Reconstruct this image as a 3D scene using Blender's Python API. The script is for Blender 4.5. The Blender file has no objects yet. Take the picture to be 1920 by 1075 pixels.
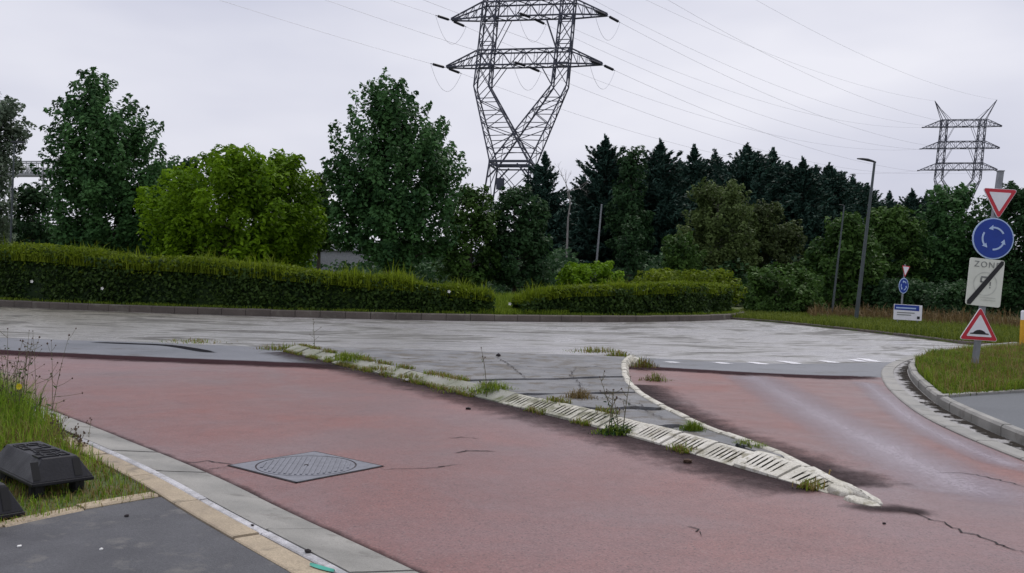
import bpy, bmesh, math
import numpy as np
from mathutils import Vector, Matrix

# ------------------------------------------------------------------ camera, sky, sun
scene = bpy.context.scene
col = scene.collection
FPX, CAMH, PITCH, ROLL = 1700.0, 1.6, math.atan(7.5 / 1700.0), math.radians(1.5)
_f = np.array([0, math.cos(PITCH), -math.sin(PITCH)])
_x = np.array([1.0, 0, 0])
_u0 = np.array([0, math.sin(PITCH), math.cos(PITCH)])
_r = math.cos(ROLL) * _x + math.sin(ROLL) * _u0
_u = -math.sin(ROLL) * _x + math.cos(ROLL) * _u0
cam_data = bpy.data.cameras.new("camera")
cam = bpy.data.objects.new("camera", cam_data)
col.objects.link(cam)
cam_data.sensor_width = 36.0
cam_data.lens = 36.0 * FPX / 1920.0
cam_data.clip_start = 0.1
cam_data.clip_end = 3000.0
cam.matrix_world = Matrix(((_r[0], _u[0], -_f[0], 0), (_r[1], _u[1], -_f[1], 0),
                           (_r[2], _u[2], -_f[2], CAMH), (0, 0, 0, 1)))
scene.camera = cam

SUN_EL, SUN_AZ = math.radians(58), math.radians(25)     # azimuth measured from +Y towards +X
world = bpy.data.worlds.new("World")
scene.world = world
world.use_nodes = True
wn = world.node_tree
wn.nodes.clear()
def wnode(t, **kw):
    n = wn.nodes.new(t)
    for k, v in kw.items():
        setattr(n, k, v)
    return n
w_out = wnode("ShaderNodeOutputWorld")
w_bg = wnode("ShaderNodeBackground")
w_sky = wnode("ShaderNodeTexSky")
w_sky.sky_type = 'NISHITA'
w_sky.sun_disc = False
w_sky.sun_elevation = SUN_EL
w_sky.sun_rotation = SUN_AZ
w_sky.air_density = 1.0
w_sky.dust_density = 4.0
w_co = wnode("ShaderNodeTexCoord")
w_map = wnode("ShaderNodeMapping")
w_map.inputs["Scale"].default_value = (1.0, 1.0, 3.2)
w_map.inputs["Location"].default_value = (0.35, 0.1, 0.62)
w_noise = wnode("ShaderNodeTexNoise")
w_noise.inputs["Scale"].default_value = 2.1
w_noise.inputs["Detail"].default_value = 4.0
w_noise.inputs["Roughness"].default_value = 0.45
w_ramp = wnode("ShaderNodeValToRGB")
w_ramp.color_ramp.elements[0].position = 0.34
w_ramp.color_ramp.elements[0].color = (6.1, 6.25, 7.5, 1)
w_ramp.color_ramp.elements[1].position = 0.66
w_ramp.color_ramp.elements[1].color = (8.6, 8.6, 9.4, 1)
w_mix = wnode("ShaderNodeMixRGB")
w_mix.inputs[0].default_value = 0.93
wn.links.new(w_co.outputs["Generated"], w_map.inputs["Vector"])
wn.links.new(w_map.outputs[0], w_noise.inputs["Vector"])
wn.links.new(w_noise.outputs[0], w_ramp.inputs[0])
wn.links.new(w_sky.outputs[0], w_mix.inputs[1])
wn.links.new(w_ramp.outputs[0], w_mix.inputs[2])
wn.links.new(w_mix.outputs[0], w_bg.inputs["Color"])
w_bg.inputs["Strength"].default_value = 0.1
wn.links.new(w_bg.outputs[0], w_out.inputs[0])

sun_data = bpy.data.lights.new("sun", 'SUN')
sun_data.energy = 1.5
sun_data.angle = math.radians(20)
sun_data.color = (1.0, 0.96, 0.9)
sun = bpy.data.objects.new("sun", sun_data)
col.objects.link(sun)
_sd = Vector((math.cos(SUN_EL) * math.sin(SUN_AZ), math.cos(SUN_EL) * math.cos(SUN_AZ), math.sin(SUN_EL)))
sun.rotation_euler = _sd.to_track_quat('Z', 'Y').to_euler()
sun.location = (0, 0, 60)
vs = scene.view_settings
vs.view_transform = 'Standard'
vs.look = 'None'
vs.exposure = 0.0
vs.gamma = 1.0
vs.use_curve_mapping = False
scene.cycles.transparent_max_bounces = 12
scene.cycles.max_bounces = 6

# ------------------------------------------------------------------ helpers
def ray(px, py):
    return _f + (px - 960) / FPX * _r + (537.5 - py) / FPX * _u
def G(px, py, z=0.0):
    "photograph pixel -> point on the level z"
    d = ray(px, py)
    t = (z - CAMH) / d[2]
    return np.array([d[0] * t, d[1] * t, z])
def W(px, py, Y):
    "photograph pixel -> point at distance Y"
    d = ray(px, py)
    t = Y / d[1]
    return np.array([d[0] * t, Y, CAMH + d[2] * t])

def empty(name, loc=(0, 0, 0)):
    o = bpy.data.objects.new(name, None)
    o.empty_display_size = 0.2
    o.location = loc
    col.objects.link(o)
    return o
def tag(o, label=None, cat=None, group=None, kind=None):
    if label: o["label"] = label
    if cat: o["category"] = cat
    if group: o["group"] = group
    if kind: o["kind"] = kind
    return o
def link(name, me, mat=None, parent=None):
    o = bpy.data.objects.new(name, me)
    col.objects.link(o)
    if mat is not None:
        for m in (mat if isinstance(mat, (list, tuple)) else [mat]):
            me.materials.append(m)
    if parent is not None:
        o.parent = parent
        o.matrix_parent_inverse = Matrix.Translation(parent.location).inverted()
    return o
def mesh_np(name, V, F, attrs=None, smooth=False):
    "V (n,3); F (m,k) faces of one size"
    me = bpy.data.meshes.new(name)
    V = np.asarray(V, dtype=np.float32); F = np.asarray(F, dtype=np.int32)
    m, k = F.shape
    me.vertices.add(len(V)); me.vertices.foreach_set("co", V.ravel())
    me.loops.add(m * k); me.loops.foreach_set("vertex_index", F.ravel())
    me.polygons.add(m)
    me.polygons.foreach_set("loop_start", np.arange(0, m * k, k, dtype=np.int32))
    me.polygons.foreach_set("loop_total", np.full(m, k, dtype=np.int32))
    if smooth:
        me.polygons.foreach_set("use_smooth", np.ones(m, dtype=bool))
    me.update(calc_edges=True)
    for an, av in (attrs or {}).items():
        a = me.attributes.new(an, 'FLOAT', 'POINT')
        a.data.foreach_set("value", np.asarray(av, dtype=np.float32))
    return me
class MB:
    "collects shapes of one mesh"
    def __init__(s): s.v, s.f, s.mi = [], [], []
    def add(s, v, f, mi=0):
        b = len(s.v)
        s.v += [tuple(map(float, p)) for p in v]
        s.f += [tuple(i + b for i in q) for q in f]
        s.mi += [mi] * len(f)
        return s
    def box(s, c, d, M=None, mi=0):
        c = np.array(c, float); d = np.array(d, float) / 2
        v = [np.array([sx, sy, sz]) * d + c for sx in (-1, 1) for sy in (-1, 1) for sz in (-1, 1)]
        if M is not None: v = [np.array(M @ Vector(p)) for p in v]
        return s.add(v, [(0, 1, 3, 2), (4, 6, 7, 5), (0, 4, 5, 1), (2, 3, 7, 6), (0, 2, 6, 4), (1, 5, 7, 3)], mi)
    def bar(s, a, b, w, n=4, w2=None, mi=0, caps=True):
        a = np.array(a, float); b = np.array(b, float)
        d = b - a; L = np.linalg.norm(d)
        if L < 1e-6: return s
        d /= L
        h = np.array([0, 0, 1.0]) if abs(d[2]) < 0.9 else np.array([1.0, 0, 0])
        e1 = np.cross(d, h); e1 /= np.linalg.norm(e1); e2 = np.cross(d, e1)
        w2 = w if w2 is None else w2
        v = []
        for p, ww in ((a, w), (b, w2)):
            for i in range(n):
                t = 2 * math.pi * (i + 0.5) / n
                v.append(p + (e1 * math.cos(t) + e2 * math.sin(t)) * ww)
        f = [(i, (i + 1) % n, n + (i + 1) % n, n + i) for i in range(n)]
        if caps: f += [tuple(range(n - 1, -1, -1)), tuple(range(n, 2 * n))]
        return s.add(v, f, mi)
    def tube(s, pts, rad, n=6, mi=0, caps=True):
        pts = [np.array(p, float) for p in pts]
        if np.isscalar(rad): rad = [rad] * len(pts)
        v = []
        for i, p in enumerate(pts):
            d = pts[min(i + 1, len(pts) - 1)] - pts[max(i - 1, 0)]
            d = d / (np.linalg.norm(d) + 1e-9)
            h = np.array([0, 0, 1.0]) if abs(d[2]) < 0.9 else np.array([1.0, 0, 0])
            e1 = np.cross(d, h); e1 /= np.linalg.norm(e1); e2 = np.cross(d, e1)
            for j in range(n):
                t = 2 * math.pi * j / n
                v.append(p + (e1 * math.cos(t) + e2 * math.sin(t)) * rad[i])
        f = []
        for i in range(len(pts) - 1):
            for j in range(n):
                f.append((i * n + j, i * n + (j + 1) % n, (i + 1) * n + (j + 1) % n, (i + 1) * n + j))
        if caps: f += [tuple(range(n - 1, -1, -1)), tuple(range((len(pts) - 1) * n, len(pts) * n))]
        return s.add(v, f, mi)
    def prism(s, outline, a, b, mi=0):
        "outline 2D list -> 3D through functions a(p), b(p) for front and back"
        n = len(outline)
        v = [a(p) for p in outline] + [b(p) for p in outline]
        return s.add(v, [tuple(range(n)), tuple(range(2 * n - 1, n - 1, -1))] +
                     [(i, n + i, n + (i + 1) % n, (i + 1) % n) for i in range(n)], mi)
    def build(s, name, mat=None, parent=None, smooth=False, fix=True):
        me = bpy.data.meshes.new(name)
        me.from_pydata(s.v, [], s.f)
        if any(s.mi): me.polygons.foreach_set("material_index", s.mi)
        if smooth: me.polygons.foreach_set("use_smooth", [True] * len(s.f))
        if fix:
            bm = bmesh.new(); bm.from_mesh(me)
            bmesh.ops.recalc_face_normals(bm, faces=bm.faces)
            bm.to_mesh(me); bm.free()
        me.update()
        return link(name, me, mat, parent)
def smooth_line(P, step):
    "Catmull-Rom through P, resampled at about step"
    P = [np.array(p, float) for p in P]
    Q = [2 * P[0] - P[1]] + P + [2 * P[-1] - P[-2]]
    out = []
    for i in range(1, len(Q) - 2):
        for k in range(24):
            t = k / 24
            a, b, c, d = Q[i - 1], Q[i], Q[i + 1], Q[i + 2]
            out.append(0.5 * (2 * b + (c - a) * t + (2 * a - 5 * b + 4 * c - d) * t * t + (3 * b - a - 3 * c + d) * t ** 3))
    out.append(P[-1])
    out = np.array(out)
    s = np.r_[0, np.cumsum(np.linalg.norm(np.diff(out, axis=0), axis=1))]
    n = max(2, int(round(s[-1] / step)) + 1)
    t = np.linspace(0, s[-1], n)
    return np.array([np.interp(t, s, out[:, k]) for k in range(out.shape[1])]).T
def offset(L, d):
    "shift an XY(Z) polyline to its left by d"
    L = np.asarray(L, float)
    T = np.gradient(L[:, :2], axis=0)
    T /= np.linalg.norm(T, axis=1)[:, None] + 1e-9
    N = np.c_[-T[:, 1], T[:, 0]]
    out = L.copy()
    out[:, :2] += N * (np.asarray(d)[:, None] if np.ndim(d) else d)
    return out
def sheet(name, pts, z, mat, parent=None, kind=None, thick=None):
    "flat polygon (any outline), optionally with a skirt"
    bm = bmesh.new()
    vs_ = [bm.verts.new((p[0], p[1], z)) for p in pts]
    f = bm.faces.new(vs_)
    if f.normal.z < 0 or sum((pts[i][0] * pts[(i + 1) % len(pts)][1] - pts[(i + 1) % len(pts)][0] * pts[i][1]) for i in range(len(pts))) < 0:
        f.normal_flip()
    if thick:
        r_ = bmesh.ops.extrude_face_region(bm, geom=[f])
        for e in r_["geom"]:
            if isinstance(e, bmesh.types.BMVert): e.co.z = z - thick
        bmesh.ops.recalc_face_normals(bm, faces=bm.faces)
    bmesh.ops.triangulate(bm, faces=[q for q in bm.faces if len(q.verts) > 4])
    me = bpy.data.meshes.new(name); bm.to_mesh(me); bm.free()
    o = link(name, me, mat, parent)
    if kind: o["kind"] = kind
    return o
def ribbon(name, L, w0, w1, z, mat, parent=None, prof=(0, 1, 0), cols=None):
    "band along polyline L from offset w0 to w1 with a 'fade' attribute across"
    L = np.asarray(L); k = len(prof); n = len(L)
    V = []; fade = []
    for j in range(k):
        t = j / (k - 1)
        d = (np.asarray(w0) * (1 - t) + np.asarray(w1) * t) * np.ones(n)
        o = offset(L[:, :2], d)
        V.append(np.c_[o, np.full(n, z)])
        ends = np.minimum(1, np.minimum(np.arange(n), np.arange(n)[::-1]) / 2.0)
        fade.append(prof[j] * ends)
    V = np.concatenate(V); fade = np.concatenate(fade)
    F = [(j * n + i, j * n + i + 1, (j + 1) * n + i + 1, (j + 1) * n + i) for j in range(k - 1) for i in range(n - 1)]
    me = mesh_np(name, V, F, {"fade": fade})
    return link(name, me, mat, parent)
def stones(parent, L, prof, length, mats, gap=0.012, name="kerb_stone", grooves=0, jitter=0.004, seed=1, sub=0.25, taper=None):
    "kerb stones along polyline L; prof = [(offset to the left, z)], closed cross-section"
    rng = np.random.default_rng(seed)
    L = np.asarray(L, float)[:, :2]
    s = np.r_[0, np.cumsum(np.linalg.norm(np.diff(L, axis=0), axis=1))]
    T = np.gradient(L, axis=0); T /= np.linalg.norm(T, axis=1)[:, None]
    cnt = max(1, int(round(s[-1] / length))); ln = s[-1] / cnt
    P = np.array(prof, float); k = len(P)
    res = []
    for c in range(cnt):
        a, b = c * ln + gap / 2, (c + 1) * ln - gap / 2
        dz = rng.normal(0, jitter); do = rng.normal(0, jitter)
        st = []           # (position, groove?)
        if grooves:
            m = (b - a); e = m * 0.13; pitch = (m - 2 * e) / grooves
            st = [(a, 0)]
            for g in range(grooves):
                g0 = a + e + g * pitch + pitch * rng.uniform(0.22, 0.36)
                w = pitch * rng.uniform(0.27, 0.40)
                st += [(g0, 0), (g0 + 0.001, 1), (g0 + w, 1), (g0 + w + 0.001, 0)]
            st += [(b, 0)]
        else:
            q = max(2, int(ln / sub) + 1)
            st = [(t, 0) for t in np.linspace(a, b, q)]
        mb = MB(); V = []; zmax = P[:, 1].max()
        for t, g in st:
            x = np.array([np.interp(t, s, L[:, 0]), np.interp(t, s, L[:, 1])])
            tt = np.array([np.interp(t, s, T[:, 0]), np.interp(t, s, T[:, 1])]); tt /= np.linalg.norm(tt)
            nn = np.array([-tt[1], tt[0]])
            for i, (o_, z_) in enumerate(P):
                inner = g and i in (3, 4)
                z2 = z_ + (dz if z_ > 0.02 else 0) - (0.022 if inner else 0)
                if taper and z_ > 0.0: z2 *= np.interp(t, [s[-1] - taper, s[-1]], [1.0, 0.4])
                o2 = o_ + do
                pnt = x + nn * o2
                V.append((pnt[0], pnt[1], z2))
        F = []; MI = []
        for i in range(len(st) - 1):
            for j in range(k):
                j2 = (j + 1) % k
                F.append((i * k + j, i * k + j2, (i + 1) * k + j2, (i + 1) * k + j))
                MI.append(1 if ((st[i][1] or st[i + 1][1]) and j == 3) else 0)
        F.append(tuple(range(k - 1, -1, -1))); F.append(tuple(range((len(st) - 1) * k, len(st) * k))); MI += [0, 0]
        mb.v, mb.f, mb.mi = V, F, MI
        res.append(mb.build(name, mats, parent))
    return res

# ------------------------------------------------------------------ materials
def new_mat(name):
    m = bpy.data.materials.new(name)
    m.use_nodes = True
    nt = m.node_tree
    b = nt.nodes["Principled BSDF"]
    return m, nt, b
def N(nt, t, **kw):
    n = nt.nodes.new(t)
    for k, v in kw.items():
        if k.startswith("i_"):
            n.inputs[int(k[2:]) if k[2:].isdigit() else k[2:].replace("_", " ")].default_value = v
        else:
            setattr(n, k, v)
    return n
def noise(nt, vec, scale, detail=4, rough=0.55, dist=0.0):
    n = N(nt, "ShaderNodeTexNoise")
    n.inputs["Scale"].default_value = scale
    n.inputs["Detail"].default_value = detail
    n.inputs["Roughness"].default_value = rough
    n.inputs["Distortion"].default_value = dist
    if vec is not None: nt.links.new(vec, n.inputs["Vector"])
    return n.outputs[0]
def ramp(nt, fac, stops):
    r_ = N(nt, "ShaderNodeValToRGB")
    e = r_.color_ramp.elements
    while len(e) < len(stops): e.new(0.5)
    for i, (p, c) in enumerate(stops):
        e[i].position = p
        e[i].color = (c[0], c[1], c[2], 1) if not np.isscalar(c) else (c, c, c, 1)
    nt.links.new(fac, r_.inputs[0])
    return r_.outputs[0]
def mixc(nt, fac, a, b, mode='MIX'):
    n = N(nt, "ShaderNodeMixRGB", blend_type=mode)
    for i, v in ((0, fac), (1, a), (2, b)):
        if hasattr(v, "links"): nt.links.new(v, n.inputs[i])
        else: n.inputs[i].default_value = v if i == 0 else (v[0], v[1], v[2], 1)
    return n.outputs[0]
def math_(nt, op, a, b=None):
    n = N(nt, "ShaderNodeMath", operation=op)
    for i, v in ((0, a), (1, b)):
        if v is None: continue
        if hasattr(v, "links"): nt.links.new(v, n.inputs[i])
        else: n.inputs[i].default_value = v
    return n.outputs[0]
def pos(nt):
    return N(nt, "ShaderNodeNewGeometry").outputs["Position"]
def bump(nt, b, h, strength, dist=0.01):
    n = N(nt, "ShaderNodeBump")
    n.inputs["Strength"].default_value = strength
    n.inputs["Distance"].default_value = dist
    nt.links.new(h, n.inputs["Height"])
    nt.links.new(n.outputs[0], b.inputs["Normal"])
def rough_mat(name, c1, c2, big=0.6, fine=60, rough=(0.6, 0.9), c3=None, spots=None, bstr=0.4, spec=0.5, cov=0.56):
    "two-tone weathered surface with grain"
    m, nt, b = new_mat(name)
    p = pos(nt)
    n1 = noise(nt, p, big, 6, 0.6)
    n2 = noise(nt, p, fine, 3, 0.7)
    c = ramp(nt, n1, [(0.35, c1), (0.65, c2)])
    g = ramp(nt, n2, [(0.25, 0.62), (0.75, 1.3)])
    c = mixc(nt, 1.0, c, g, 'MULTIPLY')
    if c3 is not None:
        n3 = noise(nt, p, spots or 3.0, 5, 0.65)
        c = mixc(nt, ramp(nt, n3, [(cov, 0.0), (cov + 0.12, 0.85)]), c, c3)
    nt.links.new(c, b.inputs["Base Color"])
    r_ = ramp(nt, n1, [(0.3, rough[0]), (0.7, rough[1])])
    nt.links.new(r_, b.inputs["Roughness"])
    b.inputs["Specular IOR Level"].default_value = spec
    bump(nt, b, n2, bstr, 0.006)
    return m
def plain(name, c, rough=0.5, metal=0.0, var=0.18, scale=6.0):
    m, nt, b = new_mat(name)
    p = pos(nt)
    n1 = noise(nt, p, scale, 5, 0.6)
    g = ramp(nt, n1, [(0.3, 1 - var), (0.7, 1 + var)])
    nt.links.new(mixc(nt, 1.0, c, g, 'MULTIPLY'), b.inputs["Base Color"])
    b.inputs["Roughness"].default_value = rough
    b.inputs["Metallic"].default_value = metal
    return m
def leaf_mat(name, dark, light, clump=0.5, transl=0.25, rough=0.55):
    m, nt, b = new_mat(name)
    p = pos(nt)
    a = N(nt, "ShaderNodeAttribute", attribute_name="tint").outputs["Fac"]
    n1 = noise(nt, p, clump, 3, 0.5)
    t = math_(nt, 'ADD', math_(nt, 'MULTIPLY', a, 0.6), math_(nt, 'MULTIPLY', n1, 0.5))
    c = ramp(nt, t, [(0.2, dark), (0.85, light)])
    nt.links.new(c, b.inputs["Base Color"])
    b.inputs["Roughness"].default_value = rough
    b.inputs["Specular IOR Level"].default_value = 0.12
    tr = N(nt, "ShaderNodeBsdfTranslucent")
    nt.links.new(c, tr.inputs["Color"])
    mx = N(nt, "ShaderNodeMixShader")
    mx.inputs[0].default_value = transl
    out = nt.nodes["Material Output"]
    nt.links.new(b.outputs[0], mx.inputs[1]); nt.links.new(tr.outputs[0], mx.inputs[2])
    nt.links.new(mx.outputs[0], out.inputs[0])
    return m
def overlay_mat(name, c, scale=6.0, lo=0.25, hi=0.75, rough=0.7, strength=1.0, grain=40.0, spec=0.05, amp=1.6):
    "patchy layer whose cover follows 'fade' and noise"
    m, nt, b = new_mat(name)
    p = pos(nt)
    a = N(nt, "ShaderNodeAttribute", attribute_name="fade").outputs["Fac"]
    n1 = noise(nt, p, scale, 5, 0.65)
    n2 = noise(nt, p, grain, 2, 0.7)
    k = math_(nt, 'ADD', a, math_(nt, 'MULTIPLY', math_(nt, 'SUBTRACT', n1, 0.5), amp))
    k = math_(nt, 'ADD', k, math_(nt, 'MULTIPLY', math_(nt, 'SUBTRACT', n2, 0.5), 0.6))
    cov = math_(nt, 'MULTIPLY', ramp(nt, k, [(lo, 0.0), (hi, 1.0)]), strength)
    cov = math_(nt, 'MULTIPLY', cov, ramp(nt, a, [(0.0, 0.0), (0.3, 1.0)]))
    b.inputs["Roughness"].default_value = rough
    b.inputs["Specular IOR Level"].default_value = spec
    nt.links.new(mixc(nt, 1.0, c, ramp(nt, n2, [(0.3, 0.7), (0.7, 1.3)]), 'MULTIPLY'), b.inputs["Base Color"])
    tr = N(nt, "ShaderNodeBsdfTransparent")
    mx = N(nt, "ShaderNodeMixShader")
    nt.links.new(cov, mx.inputs[0])
    nt.links.new(tr.outputs[0], mx.inputs[1]); nt.links.new(b.outputs[0], mx.inputs[2])
    nt.links.new(mx.outputs[0], nt.nodes["Material Output"].inputs[0])
    return m

ISL_C, ISL_R = np.array([-7.04, 56.83]), 21.0
def isl_xy(R, a):
    "rim of the slightly oval central island at angle a"
    c, s_ = np.cos(a), np.sin(a)
    return ISL_C[0] + R * c * np.where(c < 0, 1.36, 1.0), ISL_C[1] + R * s_
def ring_material():
    m, nt, b = new_mat("wet_worn_asphalt")
    p = pos(nt)
    sep = N(nt, "ShaderNodeSeparateXYZ"); nt.links.new(p, sep.inputs[0])
    dx = math_(nt, 'SUBTRACT', sep.outputs[0], float(ISL_C[0]))
    dy = math_(nt, 'SUBTRACT', sep.outputs[1], float(ISL_C[1]))
    rr = math_(nt, 'SQRT', math_(nt, 'ADD', math_(nt, 'MULTIPLY', dx, dx), math_(nt, 'MULTIPLY', dy, dy)))
    an = math_(nt, 'ARCTAN2', dx, math_(nt, 'MULTIPLY', dy, -1.0))
    cb = N(nt, "ShaderNodeCombineXYZ")
    nt.links.new(math_(nt, 'MULTIPLY', an, 13.0), cb.inputs[0]); nt.links.new(rr, cb.inputs[1])
    n1 = noise(nt, cb.outputs[0], 0.5, 7, 0.68, 1.0)
    n2 = noise(nt, p, 55, 2, 0.7)
    n4 = noise(nt, cb.outputs[0], 1.9, 4, 0.6, 0.8)
    wet = math_(nt, 'ADD', math_(nt, 'MULTIPLY', n1, 0.7), math_(nt, 'MULTIPLY', n4, 0.3))
    dry = ramp(nt, wet, [(0.43, (0.56, 0.545, 0.565)), (0.48, (0.42, 0.41, 0.415)), (0.515, (0.21, 0.205, 0.195)), (0.57, (0.09, 0.086, 0.08))])  # pale stops paint the sky sheen of wet patches into the base colour
    # darker, more olive tone over the western half of the ring
    w = ramp(nt, math_(nt, 'MULTIPLY', an, -1.0), [(0.0, 0.0), (0.3, 0.8), (0.8, 1.0)])
    c = mixc(nt, w, dry, mixc(nt, 1.0, dry, (0.62, 0.59, 0.47), 'MULTIPLY'))
    c = mixc(nt, 1.0, c, ramp(nt, n2, [(0.25, 0.8), (0.75, 1.2)]), 'MULTIPLY')
    nt.links.new(c, b.inputs["Base Color"])
    nt.links.new(ramp(nt, wet, [(0.40, 0.28), (0.50, 0.36), (0.60, 0.55)]), b.inputs["Roughness"])
    b.inputs["Specular IOR Level"].default_value = 0.35
    nt.links.new(ramp(nt, wet, [(0.45, 1.0), (0.57, 0.0)]), b.inputs["Coat Weight"])
    b.inputs["Coat IOR"].default_value = 1.5
    nt.links.new(ramp(nt, wet, [(0.40, 0.22), (0.48, 0.30), (0.56, 0.7)]), b.inputs["Coat Roughness"])
    bump(nt, b, n2, 0.15, 0.004)
    return m
def red_material():
    m, nt, b = new_mat("red_asphalt")
    p = pos(nt)
    n1 = noise(nt, p, 0.45, 6, 0.62, 0.3)
    n2 = noise(nt, p, 70, 3, 0.75)
    n3 = noise(nt, p, 2.6, 6, 0.65, 0.5)
    n5 = noise(nt, p, 0.16, 3, 0.5)
    vo = N(nt, "ShaderNodeTexVoronoi"); vo.inputs["Scale"].default_value = 95.0; nt.links.new(p, vo.inputs["Vector"])
    c = ramp(nt, n1, [(0.30, (0.240, 0.094, 0.080)), (0.5, (0.212, 0.103, 0.096)), (0.70, (0.198, 0.132, 0.134))])
    c = mixc(nt, ramp(nt, n3, [(0.38, 0.0), (0.72, 0.6)]), c, (0.160, 0.088, 0.088))
    c = mixc(nt, ramp(nt, n5, [(0.45, 0.0), (0.65, 0.45)]), c, (0.250, 0.185, 0.198))
    c = mixc(nt, 1.0, c, ramp(nt, n2, [(0.28, 0.65), (0.72, 1.35)]), 'MULTIPLY')
    sv = N(nt, "ShaderNodeSeparateColor"); nt.links.new(vo.outputs["Color"], sv.inputs[0])
    c = mixc(nt, ramp(nt, sv.outputs[0], [(0.92, 0.0), (0.95, 0.6)]), c, (0.26, 0.18, 0.17))
    c = mixc(nt, ramp(nt, sv.outputs[1], [(0.92, 0.0), (0.95, 0.6)]), c, (0.06, 0.04, 0.042))
    nt.links.new(c, b.inputs["Base Color"])
    ro = math_(nt, 'ADD', math_(nt, 'MULTIPLY', ramp(nt, n1, [(0.32, 0.60), (0.68, 0.34)]), 1.0), math_(nt, 'MULTIPLY', math_(nt, 'SUBTRACT', n3, 0.5), 0.35))
    nt.links.new(ro, b.inputs["Roughness"])
    b.inputs["Specular IOR Level"].default_value = 0.38
    bump(nt, b, n2, 0.3, 0.005)
    return m
M = {}
M["ring"] = ring_material()
M["red"] = red_material()
M["soil"] = rough_mat("soil_and_turf", (0.05, 0.075, 0.02), (0.09, 0.10, 0.03), 0.3, 30, (0.8, 0.95))
M["turf"] = rough_mat("turf_base", (0.06, 0.09, 0.02), (0.10, 0.12, 0.03), 0.8, 40, (0.8, 0.95), (0.14, 0.10, 0.05), 2.0)
M["patch"] = rough_mat("smooth_grey_asphalt", (0.13, 0.138, 0.158), (0.19, 0.197, 0.22), 0.5, 60, (0.42, 0.6), (0.09, 0.085, 0.08), 1.2, 0.3, spec=0.35)
M["slab"] = rough_mat("island_asphalt", (0.125, 0.13, 0.14), (0.24, 0.24, 0.245), 1.6, 50, (0.5, 0.8), (0.095, 0.08, 0.06), 2.6, 0.4, spec=0.35, cov=0.5)
M["walk"] = rough_mat("dark_footway_asphalt", (0.045, 0.046, 0.054), (0.092, 0.094, 0.104), 2.2, 90, (0.5, 0.8), (0.13, 0.125, 0.12), 5.0, 0.6)
M["walk_blue"] = rough_mat("footway_asphalt", (0.075, 0.085, 0.098), (0.115, 0.125, 0.14), 0.8, 60, (0.5, 0.7), spec=0.35)
M["kerb"] = rough_mat("grey_kerb_concrete", (0.215, 0.21, 0.19), (0.32, 0.31, 0.285), 1.8, 120, (0.35, 0.65), (0.13, 0.12, 0.105), 3.0, 0.3)
M["beige"] = rough_mat("beige_concrete", (0.33, 0.265, 0.185), (0.45, 0.37, 0.26), 2.4, 110, (0.6, 0.85), (0.18, 0.15, 0.11), 6.0, 0.35)
M["chalk"] = rough_mat("wet_kerb_lip", (0.34, 0.335, 0.34), (0.60, 0.59, 0.61), 5.0, 90, (0.15, 0.35), (0.25, 0.23, 0.21), 7.0, 0.2)  # pale tone paints the wet sky reflection along the kerb lip
M["white_kerb"] = rough_mat("white_painted_kerb", (0.45, 0.43, 0.36), (0.74, 0.715, 0.645), 4.0, 80, (0.5, 0.8), (0.22, 0.20, 0.13), 8.0, 0.4, cov=0.50)
M["worn_kerb"] = rough_mat("worn_painted_kerb", (0.34, 0.335, 0.27), (0.58, 0.56, 0.48), 3.5, 70, (0.6, 0.85), (0.14, 0.14, 0.08), 6.0, 0.4, cov=0.47)
M["old_kerb"] = rough_mat("mossy_kerb_concrete", (0.22, 0.23, 0.17), (0.34, 0.34, 0.30), 2.2, 70, (0.7, 0.9), (0.10, 0.12, 0.04), 3.5, 0.5)
M["groove"] = rough_mat("groove_dirt", (0.03, 0.03, 0.02), (0.06, 0.055, 0.035), 3.0, 60, (0.8, 0.95))
M["isl_kerb"] = rough_mat("island_kerb_concrete", (0.075, 0.062, 0.052), (0.12, 0.10, 0.085), 0.8, 40, (0.7, 0.9), (0.16, 0.15, 0.12), 1.5)
M["gutter"] = rough_mat("gutter_concrete", (0.22, 0.215, 0.215), (0.36, 0.35, 0.345), 1.2, 60, (0.35, 0.7), (0.16, 0.15, 0.15), 2.0, 0.3)
M["crack"] = plain("crack_black", (0.025, 0.020, 0.022), 0.95)
M["tar"] = overlay_mat("tar_band", (0.030, 0.010, 0.013), 2.0, 0.15, 0.75, 0.8, amp=0.8)
M["tar_black"] = overlay_mat("tar_black", (0.010, 0.010, 0.013), 3.0, 0.1, 0.4, 0.9, amp=0.6)
M["dirt"] = overlay_mat("dark_road_dirt", (0.040, 0.028, 0.030), 4.0, 0.2, 1.4, 0.8, 0.85, amp=1.0, grain=25)
M["worn"] = overlay_mat("worn_wheel_track", (0.40, 0.34, 0.385), 0.8, 0.0, 1.2, 0.26, 0.75, spec=0.6, amp=0.5)  # lighter colour stands in for sky reflected in the wet track
M["debris"] = overlay_mat("gutter_debris", (0.035, 0.03, 0.025), 4.0, 0.72, 0.85, 0.9)
M["paint"] = overlay_mat("worn_white_paint", (0.78, 0.78, 0.81), 4.0, 0.2, 0.7, 0.45, 0.95, spec=0.3)
M["iron"] = plain("cast_iron", (0.19, 0.195, 0.225), 0.45, 0.2, 0.2, 14)
M["iron_dark"] = plain("cast_iron_joint", (0.05, 0.04, 0.045), 0.8)
M["steel"] = plain("weathered_steel", (0.055, 0.06, 0.085), 0.6, 0.2, 0.2, 0.6)
M["insul"] = plain("insulator_glaze", (0.02, 0.02, 0.03), 0.4)
M["wire"] = plain("conductor_aluminium", (0.50, 0.50, 0.56), 0.5, 0.3)
M["post"] = plain("galvanised_post", (0.23, 0.24, 0.26), 0.45, 0.5)
M["lamp"] = plain("grey_lamp_post", (0.06, 0.075, 0.08), 0.5, 0.2)
M["lamp_head"] = plain("dark_lamp_head", (0.03, 0.033, 0.04), 0.5)
M["s_white"] = plain("sign_white", (0.80, 0.79, 0.84), 0.4, 0, 0.05)
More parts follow.
